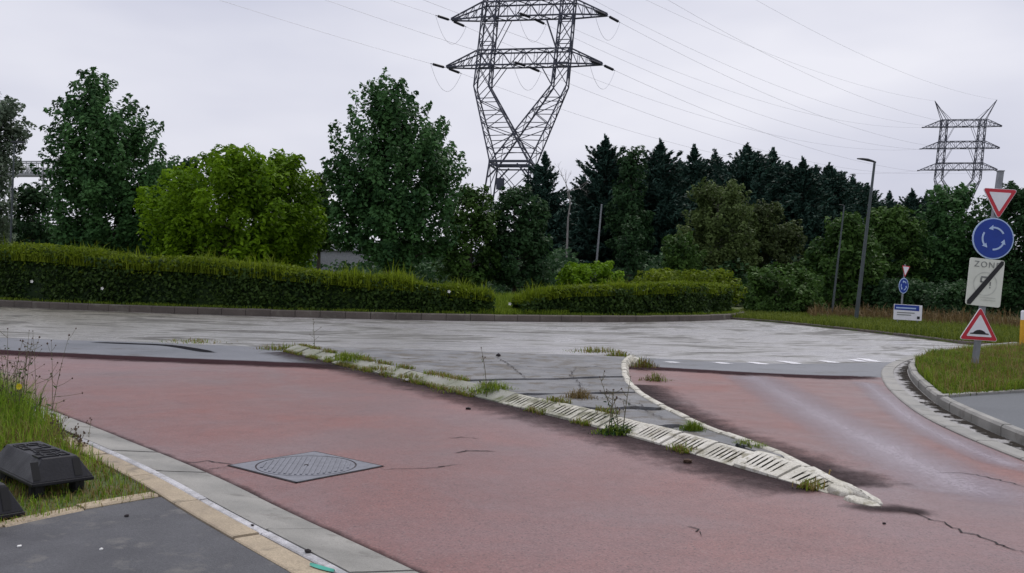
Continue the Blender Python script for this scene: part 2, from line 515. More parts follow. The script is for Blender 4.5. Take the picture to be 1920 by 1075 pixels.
M["s_zone"] = plain("sign_faded_white", (0.70, 0.71, 0.63), 0.45, 0, 0.06)
M["s_red"] = plain("sign_red", (0.52, 0.015, 0.035), 0.4, 0, 0.08)
M["s_blue"] = plain("sign_blue", (0.006, 0.040, 0.30), 0.6, 0, 0.08)
M["s_pale"] = plain("sign_pale_blue", (0.42, 0.55, 0.80), 0.4, 0, 0.05)
M["s_black"] = plain("sign_black", (0.008, 0.008, 0.01), 0.5)
M["s_grey"] = plain("sign_faded_print", (0.22, 0.23, 0.22), 0.5)
M["s_faint"] = plain("sign_faint_print", (0.58, 0.59, 0.53), 0.5)
M["alu"] = plain("sign_back", (0.30, 0.30, 0.31), 0.4, 0.6)
M["yellow"] = plain("yellow_plastic", (0.70, 0.36, 0.01), 0.4)
M["rubber"] = rough_mat("black_recycled_plastic", (0.006, 0.006, 0.009), (0.013, 0.013, 0.018), 5.0, 60, (0.35, 0.6), (0.035, 0.033, 0.031), 9.0, 0.3, cov=0.6, spec=0.35)
M["rubber_hole"] = plain("socket_black", (0.004, 0.004, 0.005), 0.8)
M["bark"] = rough_mat("bark", (0.05, 0.042, 0.035), (0.09, 0.078, 0.065), 2.0, 20, (0.8, 0.95))
M["bark_pale"] = rough_mat("pale_bark", (0.20, 0.19, 0.18), (0.30, 0.28, 0.26), 2.0, 20, (0.8, 0.95))
M["lf_maple"] = leaf_mat("leaf_dark_maple", (0.015, 0.050, 0.018), (0.095, 0.215, 0.065), 0.45)
M["lf_bright"] = leaf_mat("leaf_bright_green", (0.026, 0.080, 0.004), (0.22, 0.38, 0.014), 0.4, 0.38)
M["lf_grey"] = leaf_mat("leaf_grey_willow", (0.060, 0.090, 0.055), (0.19, 0.25, 0.17), 0.5)
M["lf_mid"] = leaf_mat("leaf_mid_green", (0.018, 0.050, 0.012), (0.085, 0.165, 0.032), 0.4)
M["lf_deep"] = leaf_mat("leaf_deep_green", (0.012, 0.036, 0.015), (0.052, 0.115, 0.040), 0.4)
M["lf_olive"] = leaf_mat("leaf_olive_birch", (0.040, 0.066, 0.018), (0.15, 0.21, 0.065), 0.4)
M["lf_brown"] = leaf_mat("leaf_brownish", (0.030, 0.050, 0.015), (0.095, 0.130, 0.042), 0.4)
M["lf_fir"] = leaf_mat("needle_blue_green", (0.012, 0.034, 0.027), (0.050, 0.105, 0.078), 0.3, 0.08)
M["lf_hedge"] = leaf_mat("leaf_hedge", (0.010, 0.027, 0.006), (0.058, 0.105, 0.020), 0.8, 0.25)
M["lf_shoot"] = leaf_mat("hedge_shoots", (0.070, 0.115, 0.006), (0.22, 0.29, 0.020), 0.5, 0.4)
M["grass"] = leaf_mat("grass_blades", (0.055, 0.115, 0.008), (0.25, 0.33, 0.035), 1.1, 0.3)
M["grass_lush"] = leaf_mat("lush_grass", (0.060, 0.135, 0.008), (0.29, 0.42, 0.040), 1.6, 0.35)
M["grass_far"] = leaf_mat("mown_grass", (0.060, 0.095, 0.010), (0.19, 0.23, 0.035), 0.35, 0.3)
M["grass_dry"] = leaf_mat("dry_grass", (0.14, 0.10, 0.03), (0.30, 0.23, 0.09), 1.5, 0.3)
M["bracken"] = leaf_mat("brown_weeds", (0.085, 0.055, 0.022), (0.21, 0.15, 0.07), 0.6, 0.3)
M["petal_white"] = plain("white_petal", (0.75, 0.75, 0.72), 0.6)
M["petal_yellow"] = plain("yellow_petal", (0.75, 0.62, 0.02), 0.6)
M["seed"] = plain("brown_seed_head", (0.07, 0.04, 0.025), 0.9)
M["stem"] = plain("weed_stem", (0.11, 0.10, 0.05), 0.8)
M["roofwhite"] = plain("white_sheet_roof", (0.60, 0.62, 0.64), 0.5)
M["wallgrey"] = plain("grey_cladding", (0.30, 0.31, 0.32), 0.6)
M["teal"] = plain("teal_plastic", (0.10, 0.50, 0.38), 0.3)

# ------------------------------------------------------------------ plant tools
def unit(a): return a / (np.linalg.norm(a, axis=-1, keepdims=True) + 1e-9)
def leaves_arrays(C, Nn, size, width, rng, tint, axis=None):
    n = len(C)
    Nn = unit(Nn)
    if axis is None: axis = rng.normal(size=(n, 3))
    t = unit(axis - (axis * Nn).sum(1)[:, None] * Nn)
    b = np.cross(Nn, t)
    s = np.asarray(size)[:, None] if np.ndim(size) else np.full((n, 1), size)
    V = np.empty((n, 4, 3))
    V[:, 0] = C - t * s; V[:, 2] = C + t * s
    V[:, 1] = C + b * s * width + Nn * s * 0.18; V[:, 3] = C - b * s * width + Nn * s * 0.18
    F = np.arange(n * 4).reshape(n, 4)
    return V.reshape(-1, 3), F, np.repeat(tint, 4)
def leaf_object(name, C, Nn, size, width, rng, tint, mat, parent, axis=None):
    V, F, T = leaves_arrays(C, Nn, size, width, rng, tint, axis)
    return link(name, mesh_np(name, V, F, {"tint": T}), mat, parent)
def blades_object(name, base, h, lean, wid, rng, mat, parent=None, tint=None, kind=None):
    "grass blades: bent three-point ribbons tapering to a tip"
    n = len(base)
    d = rng.uniform(0, 2 * math.pi, n)
    D = np.c_[np.cos(d), np.sin(d), np.zeros(n)]
    S = np.c_[-np.sin(d), np.cos(d), np.zeros(n)]
    h = np.asarray(h)[:, None]; wid = np.asarray(wid).reshape(-1, 1) * np.ones((n, 1)); ln = (rng.uniform(0.15, 1.0, n) * lean)[:, None]
    V = np.empty((n, 5, 3))
    mid = base + D * h * ln * 0.3 + np.c_[np.zeros((n, 2)), h * 0.6]
    tip = base + D * h * ln + np.c_[np.zeros((n, 2)), h * (1 - 0.35 * ln)]
    V[:, 0] = base - S * wid; V[:, 1] = base + S * wid
    V[:, 2] = mid + S * wid * 0.7; V[:, 3] = mid - S * wid * 0.7
    V[:, 4] = tip
    i = np.arange(n)[:, None] * 5
    F = np.concatenate([i + np.array([[0, 1, 2]]), i + np.array([[0, 2, 3]]), i + np.array([[3, 2, 4]])])
    tint = rng.uniform(0, 1, n) if tint is None else tint
    o = link(name, mesh_np(name, V.reshape(-1, 3), F, {"tint": np.repeat(tint, 5)}), mat, parent)
    if kind: o["kind"] = kind
    return o
def in_poly(P, poly):
    poly = np.asarray(poly)[:, :2]; x, y = P[:, 0], P[:, 1]; c = np.zeros(len(P), bool)
    j = len(poly) - 1
    for i in range(len(poly)):
        xi, yi = poly[i]; xj, yj = poly[j]
        c ^= ((yi > y) != (yj > y)) & (x < (xj - xi) * (y - yi) / (yj - yi + 1e-12) + xi)
        j = i
    return c
def scatter(poly, n, rng, z):
    poly = np.asarray(poly)[:, :2]; lo, hi = poly.min(0), poly.max(0); out = []
    tot = 0
    while tot < n:
        P = rng.uniform(lo, hi, (n * 2, 2)); P = P[in_poly(P, poly)]
        out.append(P); tot += len(P)
    P = np.concatenate(out)[:n]
    return np.c_[P, np.full(n, z)]

def tree(name, label, cat, Y, prof, trunk_px, mat, seed, group=None, leaf=0.16, dens=1.0, up=0.5, cl=0.75,
         bark="bark", base_z=0.0, lean=0.0, hollow=0.35, depth=0.9, spire=0.0, width=0.55):
    """a tree from its outline: prof = [(py, px_left, px_right)] at distance Y; the crown is a solid of
    revolution-like volume with those widths, filled with leaf clusters carried by limbs"""
    rng = np.random.default_rng(seed)
    rows = []
    for py, xl, xr in prof:
        a, b = W(xl, py, Y), W(xr, py, Y)
        rows.append(((a[2] + b[2]) / 2, (a[0] + b[0]) / 2, (b[0] - a[0]) / 2))
    rows = np.array(sorted(rows))
    zs, cx, rr = rows.T
    bx = W(trunk_px, prof[0][0], Y)[0]
    root = empty(name, (bx, Y, base_z))
    tag(root, label, cat, group)
    # clusters
    zz = np.linspace(zs[0], zs[-1], 80); ra = np.interp(zz, zs, rr)
    area = np.trapezoid(ra ** 2 * math.pi * depth, zz) if hasattr(np, "trapezoid") else np.trapz(ra ** 2 * math.pi * depth, zz)
    ncl = int(max(24, 1.15 * dens * area / cl ** 3 * 0.55))
    ncl = min(ncl, 900)
    pz = ra ** 1.4 + 0.06 * ra.max(); pz /= pz.sum()
    z = rng.choice(zz, ncl, p=pz) + rng.normal(0, 0.1, ncl)
    z = np.minimum(z, zs[-1] - cl * (0.5 + 0.4 * spire) * rng.uniform(1.0, 2.3, ncl))
    R = np.interp(z + cl * 0.15, zs, rr); X0 = np.interp(z, zs, cx)
    th = rng.uniform(0, 2 * math.pi, ncl)
    rho = np.sqrt(rng.uniform(hollow ** 2, 1.0, ncl))
    lim = np.maximum(R - cl * 0.5, R * 0.35)
    cen = np.c_[X0 + np.cos(th) * rho * lim, Y + np.sin(th) * rho * lim * depth, z]
    out = np.c_[np.cos(th), np.sin(th), np.zeros(ncl)]
    zrel = (z - zs[0]) / (zs[-1] - zs[0])
    dirv = unit(out * (0.8 - 0.4 * zrel[:, None]) + np.array([0, 0, 1.0]) * up + rng.normal(0, 0.25, (ncl, 3)))
    Cs, Ns, Ss, Ts = [], [], [], []
    per = int(64 * (cl / leaf / 4.7) ** 2 * 1.0) + 14
    for i in range(ncl):
        k = max(8, int(per * rng.uniform(0.6, 1.3)))
        u = rng.uniform(-1, 1, k)
        sp = (1.0 + spire * (zrel[i] > 0.35))
        w = np.sqrt(np.maximum(0, 1 - u * u)) * (1 - 0.35 * (u > 0) * spire)
        q = unit(rng.normal(size=(k, 3))); q -= (q @ dirv[i])[:, None] * dirv[i]; q = unit(q)
        rad = np.sqrt(rng.uniform(0.15, 1, k)) * w * cl * 0.62
        P = cen[i] + dirv[i] * (u * cl * sp * 0.8)[:, None] + q * rad[:, None]
        P[:, 2] = np.maximum(P[:, 2], base_z + 0.1)
        Cs.append(P)
        Ns.append(out[i] * 0.35 + np.array([0, 0, 0.75]) + q * 0.5 + rng.normal(0, 0.45, (k, 3)))
        Ss.append(leaf * rng.uniform(0.6, 1.25, k))
        Ts.append(np.clip(rng.normal(rng.uniform(0.2, 0.8), 0.14, k), 0, 1))
    C = np.concatenate(Cs); Nn = np.concatenate(Ns); S = np.concatenate(Ss); T = np.concatenate(Ts)
    leaf_object("crown", C, Nn, S, width, rng, T, mat, root)
    # trunk and limbs
    mb = MB()
    H = zs[-1] - base_z
    r0 = max(0.05, 0.016 * H)
    top = np.array([cx[-1], Y, zs[-1] - 0.12 * H])
    bot = np.array([bx, Y, base_z - 0.1])
    tp = [bot + (top - bot) * t + np.array([math.sin(5 * t + seed), math.cos(4 * t + seed), 0]) * 0.02 * H * t * (1 - t) for t in np.linspace(0, 1, 9)]
    mb.tube(tp, [r0 * (1.25 - 1.12 * t) for t in np.linspace(0, 1, 9)], 8)
    pick = rng.choice(ncl, min(ncl, 46), replace=False)
    for i in pick:
        e = cen[i]
        zt = max(base_z + 0.14 * H, min(e[2] - 0.5 * math.hypot(e[0] - bx, e[1] - Y), zs[-1] - 0.2 * H))
        tt = np.clip((zt - bot[2]) / (top[2] - bot[2]), 0.05, 0.95)
        s_ = bot + (top - bot) * tt
        mid = (s_ + e) / 2 + np.array([0, 0, -0.06 * np.linalg.norm(e - s_)])
        rb = r0 * (1 - 0.8 * tt) * 0.45
        mb.tube([s_, mid, e], [rb, rb * 0.6, rb * 0.2], 5, caps=False)
    mb.build("trunk", M[bark], root, smooth=True)
    return root

def fir_meshes(seed, H=16.0, R=4.6, n_branch=420):
    "conifer: tapering trunk, whorls of branches that droop and turn up at the tip, needle sprays"
    rng = np.random.default_rng(seed)
    Cs, Ax, Nn, Sz = [], [], [], []
    mb = MB()
    mb.tube([(0, 0, -0.2), (0.05, 0, H * 0.5), (0, 0, H)], [0.24, 0.14, 0.015], 7)
    for b in range(n_branch):
        t = rng.uniform(0.05, 1.0) ** 0.85
        z = H * t
        L = R * (1.02 - t) ** 0.68 * rng.uniform(0.5, 1.25) * min(1.0, max(0.3, (1.02 - t) / 0.16)) + 0.12
        a = rng.uniform(0, 2 * math.pi)
        D = np.array([math.cos(a), math.sin(a), 0])
        rise = 0.12 + 0.55 * t * rng.uniform(0.6, 1.3)
        k = int(14 + 13 * L)
        s = np.sort(rng.uniform(0.12, 1, k))
        P = np.array([0, 0, z]) + D * (s * L)[:, None]
        P[:, 2] += L * (rise * s * s - 0.32 * s * (1 - t))
        P += rng.normal(0, 1, (k, 3)) * ((0.05 + 0.06 * L) * (1.15 - s))[:, None] * np.array([1, 1, 0.7])
        Cs.append(P)
        ax = D + np.array([0, 0, 1]) * (2 * rise * s - 0.25)[:, None] + rng.normal(0, 0.35, (k, 3))
        Ax.append(ax); Nn.append(rng.normal(0, 0.6, (k, 3)) + np.array([0, 0, 0.8]))
        Sz.append(rng.uniform(0.22, 0.46, k) * (1.15 - 0.45 * t))
        e = np.array([0, 0, z]) + D * L * 0.8; e[2] += L * (rise * 0.64 - 0.3 * 0.8 * (1 - t))
        mb.tube([(0, 0, z), e], [0.05 * (1.1 - t) + 0.008, 0.008], 4, caps=False)
    # leader shoots
    for q in range(60):
        z = H * rng.uniform(0.93, 1.03)
        Cs.append(np.array([[rng.normal(0, 0.08), rng.normal(0, 0.08), z]])); Ax.append(np.array([[rng.normal(0, .3), rng.normal(0, .3), 1.0]]))
        Nn.append(rng.normal(size=(1, 3))); Sz.append(np.array([0.25]))
    C = np.concatenate(Cs); Ax = np.concatenate(Ax); Nn = np.concatenate(Nn); S = np.concatenate(Sz)
    T = np.clip(rng.normal(0.5, 0.25, len(C)), 0, 1)
    V, F, T4 = leaves_arrays(C, Nn, S, 0.34, rng, T, Ax)
    me_c = mesh_np("fir_crown", V, F, {"tint": T4}); me_c.materials.append(M["lf_fir"])
    me_t = bpy.data.meshes.new("fir_trunk"); me_t.from_pydata(mb.v, [], mb.f); me_t.materials.append(M["bark"]); me_t.update()
    return me_c, me_t, H, R

# ------------------------------------------------------------------ ground, roads
big = 900.0
sheet("ground", [(-big, -60), (big, -60), (big, 1600), (-big, 1600)], -0.03, M["soil"], kind="structure")
sheet("ring_road", [(-75, 9), (75, 9), (75, 100), (-75, 100)], 0.0, M["ring"], kind="structure")

# smooth grey asphalt between ring and red surface
def g2(lst, z=0.0): return [G(x, y, z)[:2] for x, y in lst]
patch_far = smooth_line(g2([(-420, 618), (-200, 627), (0, 634), (150, 639), (300, 643), (540, 653), (760, 655), (1000, 664), (1190, 671), (1330, 678), (1480, 683), (1560, 682), (1660, 680), (1720, 676)]), 0.6)
patch_near = g2([(1760, 725), (1650, 730), (1200, 730), (700, 730), (300, 720), (-420, 660)])
sheet("grey_asphalt_strip", list(patch_far) + patch_near, 0.004, M["patch"], kind="structure")

# red surface: left lane, right lane, foreground
red_far_left = smooth_line(g2([(-420, 634), (-200, 646), (0, 660), (150, 667), (300, 674), (480, 681), (640, 688), (760, 696)]), 0.5)
red_far_right = smooth_line(g2([(1000, 683), (1150, 688), (1240, 692), (1360, 699), (1480, 705), (1560, 708), (1665, 709)]), 0.5)
red_right = smooth_line(g2([(1665, 709), (1672, 728), (1695, 752), (1730, 780), (1790, 810), (1860, 840), (1940, 872), (2150, 955)]), 0.3)
red = sheet("red_road", list(red_far_left) + list(red_far_right) + list(red_right[1:]) +
            [(4.0, 3.0), (2.0, 0.5), (0.5, -8), (-1.5, -8)] + g2([(1100, 1300), (770, 1085), (636, 1016), (516, 959), (430, 916), (345, 878), (261, 844), (171, 808), (42, 758), (-60, 722), (-420, 625)]),
            0.008, M["red"], kind="structure")
# dark maroon bands where the red surface meets the grey
ribbon("tar_band", red_far_left[:, :2], -0.95, 0.34, 0.0125, M["tar"], red, prof=(0, 0.35, 0.75, 1.2, 0.2))
ribbon("tar_band", red_far_right[:, :2], -0.7, 0.3, 0.0125, M["tar"], red, prof=(0, 0.35, 0.75, 1.2, 0.2))
ribbon("tar_patch", smooth_line(g2([(165, 642), (240, 645), (310, 648), (360, 655), (400, 663)]), 0.4), -0.17, 0.17, 0.0085, M["tar_black"], red, prof=(0.2, 1.2, 0.2))

def crack(pts, w, parent, z, seed, step=0.05, jit=0.022):
    rng = np.random.default_rng(seed)
    L = smooth_line(g2(pts, z), step)
    L = L + rng.normal(0, jit, L.shape)
    n = len(L)
    ww = 0.7 * w * np.interp(np.arange(n), [0, n * 0.2, n * 0.8, n - 1], [0.25, 1, 1, 0.15]) * rng.uniform(0.5, 1.3, n)
    a, b = offset(L, ww / 2), offset(L, -ww / 2)
    V = np.r_[np.c_[a, np.full(n, z)], np.c_[b, np.full(n, z)]]
    F = [(i, i + 1, n + i + 1, n + i) for i in range(n - 1)]
    return link("crack", mesh_np("crack", V, F), M["crack"], parent)
crack([(712, 879), (760, 879), (810, 877), (860, 870)], 0.016, red, 0.0125, 1)
crack([(850, 848), (880, 845), (905, 845), (930, 846)], 0.03, red, 0.0125, 2)
crack([(345, 866), (380, 867), (410, 866), (440, 872)], 0.022, red, 0.0125, 3)
crack([(380, 882), (410, 878), (440, 874)], 0.012, red, 0.0125, 4)
crack([(1290, 985), (1305, 993), (1312, 1003)], 0.014, red, 0.0125, 5)
crack([(1690, 955), (1780, 985), (1850, 1012), (1930, 1040)], 0.022, red, 0.0125, 6)
crack([(1760, 885), (1820, 890), (1875, 900), (1925, 912)], 0.03, red, 0.0125, 8)
crack([(840, 821), (870, 820), (900, 822)], 0.02, red, 0.0125, 7)
# pale wheel-track bands in the right lane, wet sheen painted as colour
ribbon("wheel_track", smooth_line(g2([(1400, 702), (1440, 722), (1500, 756), (1580, 800), (1680, 848), (1800, 905), (1930, 960)]), 0.3), -0.7, 0.6, 0.0125, M["worn"], red)
ribbon("wheel_track", smooth_line(g2([(1620, 716), (1660, 750), (1720, 795), (1800, 835), (1940, 895)]), 0.3), -0.3, 0.3, 0.0125, M["worn"], red)

# give-way dashes, worn
for i, (x0, y0, x1, y1) in enumerate([(1240, 679, 1275, 682), (1330, 680, 1372, 684), (1395, 679, 1440, 685), (1455, 677, 1500, 684), (1530, 676, 1570, 682), (1590, 674, 1622, 680), (1608, 672, 1645, 680)]):
    L = smooth_line(g2([(x0, y0), ((x0 + x1) / 2, (y0 + y1) / 2 - 0.6), (x1, y1)]), 0.1)
    ribbon("give_way_dash", L, -0.14, 0.14, 0.0105, M["paint"], red, prof=(0.6, 1, 0.6))

# ------------------------------------------------------------------ traffic splitter island
splitter = tag(empty("splitter_island", (*G(1100, 745)[:2], 0)), "grey tapering traffic island with ribbed white kerb between two red lanes", "traffic island")
SZ = 0.135
left_out = smooth_line(g2([(535, 660), (620, 681), (700, 700), (800, 724), (900, 749), (1000, 774), (1100, 799), (1200, 826), (1300, 855), (1400, 885), (1500, 913), (1552, 928)]), 0.1)
# slabs between left kerb and right kerb with open joints
right_in_px = [(1172, 668), (1166, 690), (1176, 712), (1190, 730), (1225, 752), (1262, 772), (1312, 797), (1400, 829), (1500, 864), (1580, 893)]
right_in = smooth_line(g2(right_in_px, SZ), 0.1)
l_back = offset(left_out, 0.30)
def along(L, px, py):
    p = G(px, py, SZ)[:2]
    return int(np.argmin(((L - p) ** 2).sum(1)))
joints = [((560, 645), (1172, 666)), ((835, 714), (1168, 705)), ((962, 740), (1186, 734)), ((1075, 766), (1240, 765)), ((1190, 797), (1312, 799)), ((1330, 836), (1408, 832)), ((1440, 866), (1478, 857))]
rng = np.random.default_rng(5)
for i in range(len(joints) - 1):
    (la, ra_), (lb, rb_) = joints[i], joints[i + 1]
    i0, i1 = along(l_back, *la), along(l_back, *lb)
    j0, j1 = along(right_in, *ra_), along(right_in, *rb_)
    g = 1 if i else 0
    A = l_back[i0 + g:i1]; B = right_in[j0 + g:j1]
    if len(A) < 2 or len(B) < 2: continue
    # wavering joint edges
    def wav(p, q, s):
        t = np.linspace(0, 1, 14)[1:-1, None]
        return p * (1 - t) + q * t + np.c_[np.zeros(12), s * np.sin(t[:, 0] * 9 + i) * 0.06 + rng.normal(0, 0.015, 12)]
    bot = wav(A[-1], B[-1], 1)
    topw = wav(B[0], A[0], 1)
    sheet("slab", list(A) + list(bot) + list(B[::-1]) + list(topw), SZ - 0.012 + rng.normal(0, 0.004), M["slab"], splitter, thick=0.11)
sheet("slab_bed", list(l_back[:along(l_back, 1500, 885)]) + list(right_in[:along(right_in, 1545, 881)][::-1]), 0.05, M["crack"], splitter)
for q_, (pts_, w_) in enumerate([([(700, 668), (800, 674), (900, 678), (1010, 676)], 0.03), ([(880, 690), (960, 686), (1060, 690), (1150, 684)], 0.03), ([(1000, 716), (1080, 722), (1170, 718)], 0.025),
                               ([(930, 668), (955, 684), (990, 712)], 0.025), ([(1080, 690), (1070, 704), (1090, 722), (1075, 745)], 0.02), ([(1150, 742), (1175, 752), (1200, 770)], 0.02), ([(1200, 755), (1215, 772), (1245, 785)], 0.016)]):
    crack(pts_, w_, splitter, SZ - 0.001, 40 + q_)
# left kerb: mossy plain stones far, ribbed white stones near
k0 = int(np.argmin(((left_out - G(940, 757)[:2]) ** 2).sum(1)))
profL = [(0.0, -0.02), (0.0, 0.030), (0.025, 0.042), (0.07, 0.060), (0.20, 0.112), (0.245, 0.127), (0.285, 0.130), (0.285, -0.02)]
stones(splitter, left_out[:k0 + 1], profL, 0.8, [M["old_kerb"], M["groove"]], 0.02, seed=3, jitter=0.008)
k1 = k0 + (len(left_out) - k0) * 2 // 5
stones(splitter, left_out[k0:k1 + 1], profL, 0.52, [M["worn_kerb"], M["groove"]], 0.022, grooves=5, seed=4, name="ribbed_kerb_stone", jitter=0.007)
stones(splitter, left_out[k1:], profL, 0.52, [M["white_kerb"], M["groove"]], 0.022, grooves=6, seed=5, name="ribbed_kerb_stone", jitter=0.007, taper=0.9)
# right kerb: narrow white top
head = smooth_line(g2([(1205, 676), (1192, 668), (1176, 668), (1166, 680), (1166, 697), (1180, 722), (1208, 745), (1262, 773), (1312, 797), (1400, 829), (1500, 864), (1572, 891)], SZ), 0.1)
stones(splitter, head, [(-0.005, 0.0), (-0.005, 0.13), (0.015, 0.142), (0.075, 0.140), (0.13, 0.06), (0.14, -0.02)], 0.5, [M["white_kerb"], M["groove"]], 0.03, seed=6, jitter=0.006, taper=1.0)
# nose stones: low rounded end pieces
def nose(E, d, L, w, h, seed):
    d = unit(np.asarray(d)); nrm = np.array([-d[1], d[0]])
    rng = np.random.default_rng(seed)
    mb = MB(); V = []; rings = 9; seg = 20
    for r in range(rings):
        ph = r / (rings - 1) * math.pi / 2
        for q in range(seg):
            t = 2 * math.pi * q / seg
            cx_, sx_ = math.copysign(abs(math.cos(t)) ** 0.7, math.cos(t)), math.copysign(abs(math.sin(t)) ** 0.7, math.sin(t))
            k = math.cos(ph) ** 0.2
            p = E + d * (L / 2 * cx_ * k) + nrm * (w / 2 * sx_ * k) + rng.normal(0, 0.003, 2)
            V.append((p[0], p[1], -0.02 + (h + 0.02) * math.sin(ph) * (1 - 0.25 * cx_ * k) + rng.normal(0, 0.002)))
    F = [(r * seg + q, r * seg + (q + 1) % seg, (r + 1) * seg + (q + 1) % seg, (r + 1) * seg + q) for r in range(rings - 1) for q in range(seg)]
    mb.add(V, F)
    mb.build("nose_stone", M["white_kerb"], splitter, smooth=True)
dl = left_out[-1] - left_out[-4]; nl = unit(np.array([-dl[1], dl[0]]))
nose(left_out[-1] + nl * 0.13 + unit(dl) * 0.03, dl, 0.22, 0.22, 0.06, 1)
nose(left_out[-1] + nl * 0.02 + unit(dl) * 0.33, dl, 0.34, 0.15, 0.03, 2)
dh = head[-1] - head[-4]; nh = unit(np.array([-dh[1], dh[0]]))
nose(head[-1] + nh * 0.07 + unit(dh) * 0.22, dh, 0.52, 0.085, 0.055, 3)
# dirt gathered on the red surface along the island
ribbon("dirt_strip", left_out[:, :2], 0.02, -0.85, 0.0135, M["dirt"], red, prof=(1.1, 0.75, 0.35, 0.0))
h0 = int(np.argmin(((head - G(1172, 705, SZ)[:2]) ** 2).sum(1)))
ribbon("dirt_strip", head[h0:, :2], 0.10, 0.95, 0.0135, M["dirt"], red, prof=(1.1, 0.85, 0.4, 0.0))
ribbon("dirt_patch", smooth_line(g2([(1560, 948), (1640, 958), (1700, 960), (1760, 975)]), 0.1), -0.16, 0.2, 0.0175, M["dirt"], red, prof=(0, 1.1, 0.0))

# ------------------------------------------------------------------ left foreground kerb and footway
left_kerb = tag(empty("kerb", (*G(400, 912)[:2], 0)), kind="structure")
kl = smooth_line(g2([(-420, 610), (-200, 674), (-60, 716), (42, 752), (100, 774), (171, 802), (261, 838), (345, 872), (430, 910), (516, 953), (636, 1010), (780, 1078), (1000, 1190)]), 0.15)
# road is on the left-hand side of travel -> offsets to the right are negative
def mirror(prof): return [(-o, z) for o, z in prof]
stones(left_kerb, kl, mirror([(0.0, -0.03), (0.0, 0.018), (0.02, 0.024), (0.33, 0.070), (0.385, 0.080), (0.40, 0.08), (0.40, -0.03)]), 1.0, [M["kerb"]], 0.02, seed=11, jitter=0.003)
k_far = int(np.argmin(((kl - G(230, 826)[:2]) ** 2).sum(1)))
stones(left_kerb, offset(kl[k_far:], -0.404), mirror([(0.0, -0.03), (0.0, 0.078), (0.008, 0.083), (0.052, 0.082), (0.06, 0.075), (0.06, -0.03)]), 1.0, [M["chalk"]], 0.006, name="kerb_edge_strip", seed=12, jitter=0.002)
stones(left_kerb, offset(kl[k_far:], -0.470), mirror([(0.0, -0.03), (0.0, 0.074), (0.008, 0.080), (0.155, 0.081), (0.165, 0.075), (0.165, -0.03)]), 0.9, [M["beige"]], 0.016, name="edging_stone", seed=13, jitter=0.004)
ribbon("dirt_strip", kl[:, :2], 0.0, 0.10, 0.0135, M["dirt"], red, prof=(0.95, 0.4, 0.0))
WZ = 0.074
# edging between footway and verge
el = smooth_line(g2([(-160, 1030), (-60, 1003), (25, 985), (150, 958), (300, 932)], WZ), 0.1)
edge_row = tag(empty("edging", (*G(150, 960)[:2], 0)), kind="structure")
stones(edge_row, el, [(0.0, -0.03), (0.0, 0.080), (0.012, 0.092), (0.11, 0.092), (0.125, 0.080), (0.125, -0.03)], 0.55, [M["beige"]], 0.016, name="edging_stone", seed=14, jitter=0.005)
walk_in = offset(kl[k_far:], -0.64)
k_c = int(np.argmin(((walk_in - G(318, 935, WZ)[:2]) ** 2).sum(1)))
walk = sheet("footway", list(walk_in[k_c:]) + [(0.2, 1.0), (-1.5, -4), (-9, -4), (-9, 4.5)] + list(el), WZ, M["walk"], kind="structure")
verge_l = list(el[::-1]) + list(offset(kl[:k_far + 6], -0.28)[::-1]) + [(-14, 14), (-14, 5)]
verge_pts = list(el) + list(walk_in[:k_c][::-1]) + list(offset(kl[:k_far], -0.41)[::-1]) + [tuple(np.array([-14.0, 15.0])), (-14.0, 5.0)]
sheet("verge", verge_pts, 0.066, M["turf"], kind="structure")

# ------------------------------------------------------------------ right kerb, gutter, verge, footway
gut_out = smooth_line(g2([(1860, 652), (1790, 660), (1730, 667), (1685, 677), (1660, 690), (1654, 705), (1664, 726), (1690, 752), (1730, 781), (1790, 812), (1860, 842), (1940, 874), (2150, 960)]), 0.2)
right_kerb = tag(empty("kerb", (*G(1760, 745)[:2], 0)), kind="structure")
kin = smooth_line(g2([(1900, 650), (1830, 657), (1770, 666), (1725, 678), (1705, 692), (1706, 708), (1722, 730), (1760, 762), (1815, 792), (1880, 822), (1960, 856), (2170, 940)]), 0.2)
sheet("gutter", list(gut_out) + list(kin[::-1]), 0.016, M["gutter"], kind="structure")
stones(right_kerb, gut_out, [(-0.02, -0.03), (-0.02, 0.022), (0.0, 0.034), (0.20, 0.030), (0.22, -0.03)], 1.0, [M["kerb"]], 0.015, name="channel_stone", seed=21, jitter=0.002)
stones(right_kerb, kin, [(0.0, -0.03), (0.0, 0.12), (0.025, 0.15), (0.11, 0.15), (0.125, 0.14), (0.125, -0.03)], 1.0, [M["kerb"]], 0.015, seed=22, jitter=0.004)
ribbon("gutter_debris", kin[:, :2], -0.02, -0.5, 0.0225, M["debris"], right_kerb, prof=(1.0, 0.55, 0.1))
VZ = 0.15
kin_b = offset(kin, 0.13)
foot_edge = smooth_line(g2([(1768, 744), (1805, 741), (1860, 737), (1930, 733), (2100, 728)], VZ), 0.2)
kA = int(np.argmin(((kin_b - foot_edge[0]) ** 2).sum(1)))
# far rim of this verge along the ring exit
verge_r = list(kin_b[:kA]) + list(foot_edge) + [(26, 17.5), (30, 24.0), (20, 28)]
sheet("verge", verge_r, VZ - 0.015, M["turf"], kind="structure")
sheet("footway", list(kin_b[kA:]) + [(12, 5), (24, 8)] + list(foot_edge[::-1]), VZ - 0.02, M["walk_blue"], kind="structure")
edge2 = tag(empty("edging", (*foot_edge[0][:2], 0)), kind="structure")
stones(edge2, foot_edge, [(0.0, 0.0), (0.0, 0.16), (0.01, 0.168), (0.09, 0.168), (0.10, 0.16), (0.10, 0.0)], 0.9, [M["kerb"]], 0.014, name="edging_stone", seed=23, jitter=0.004)

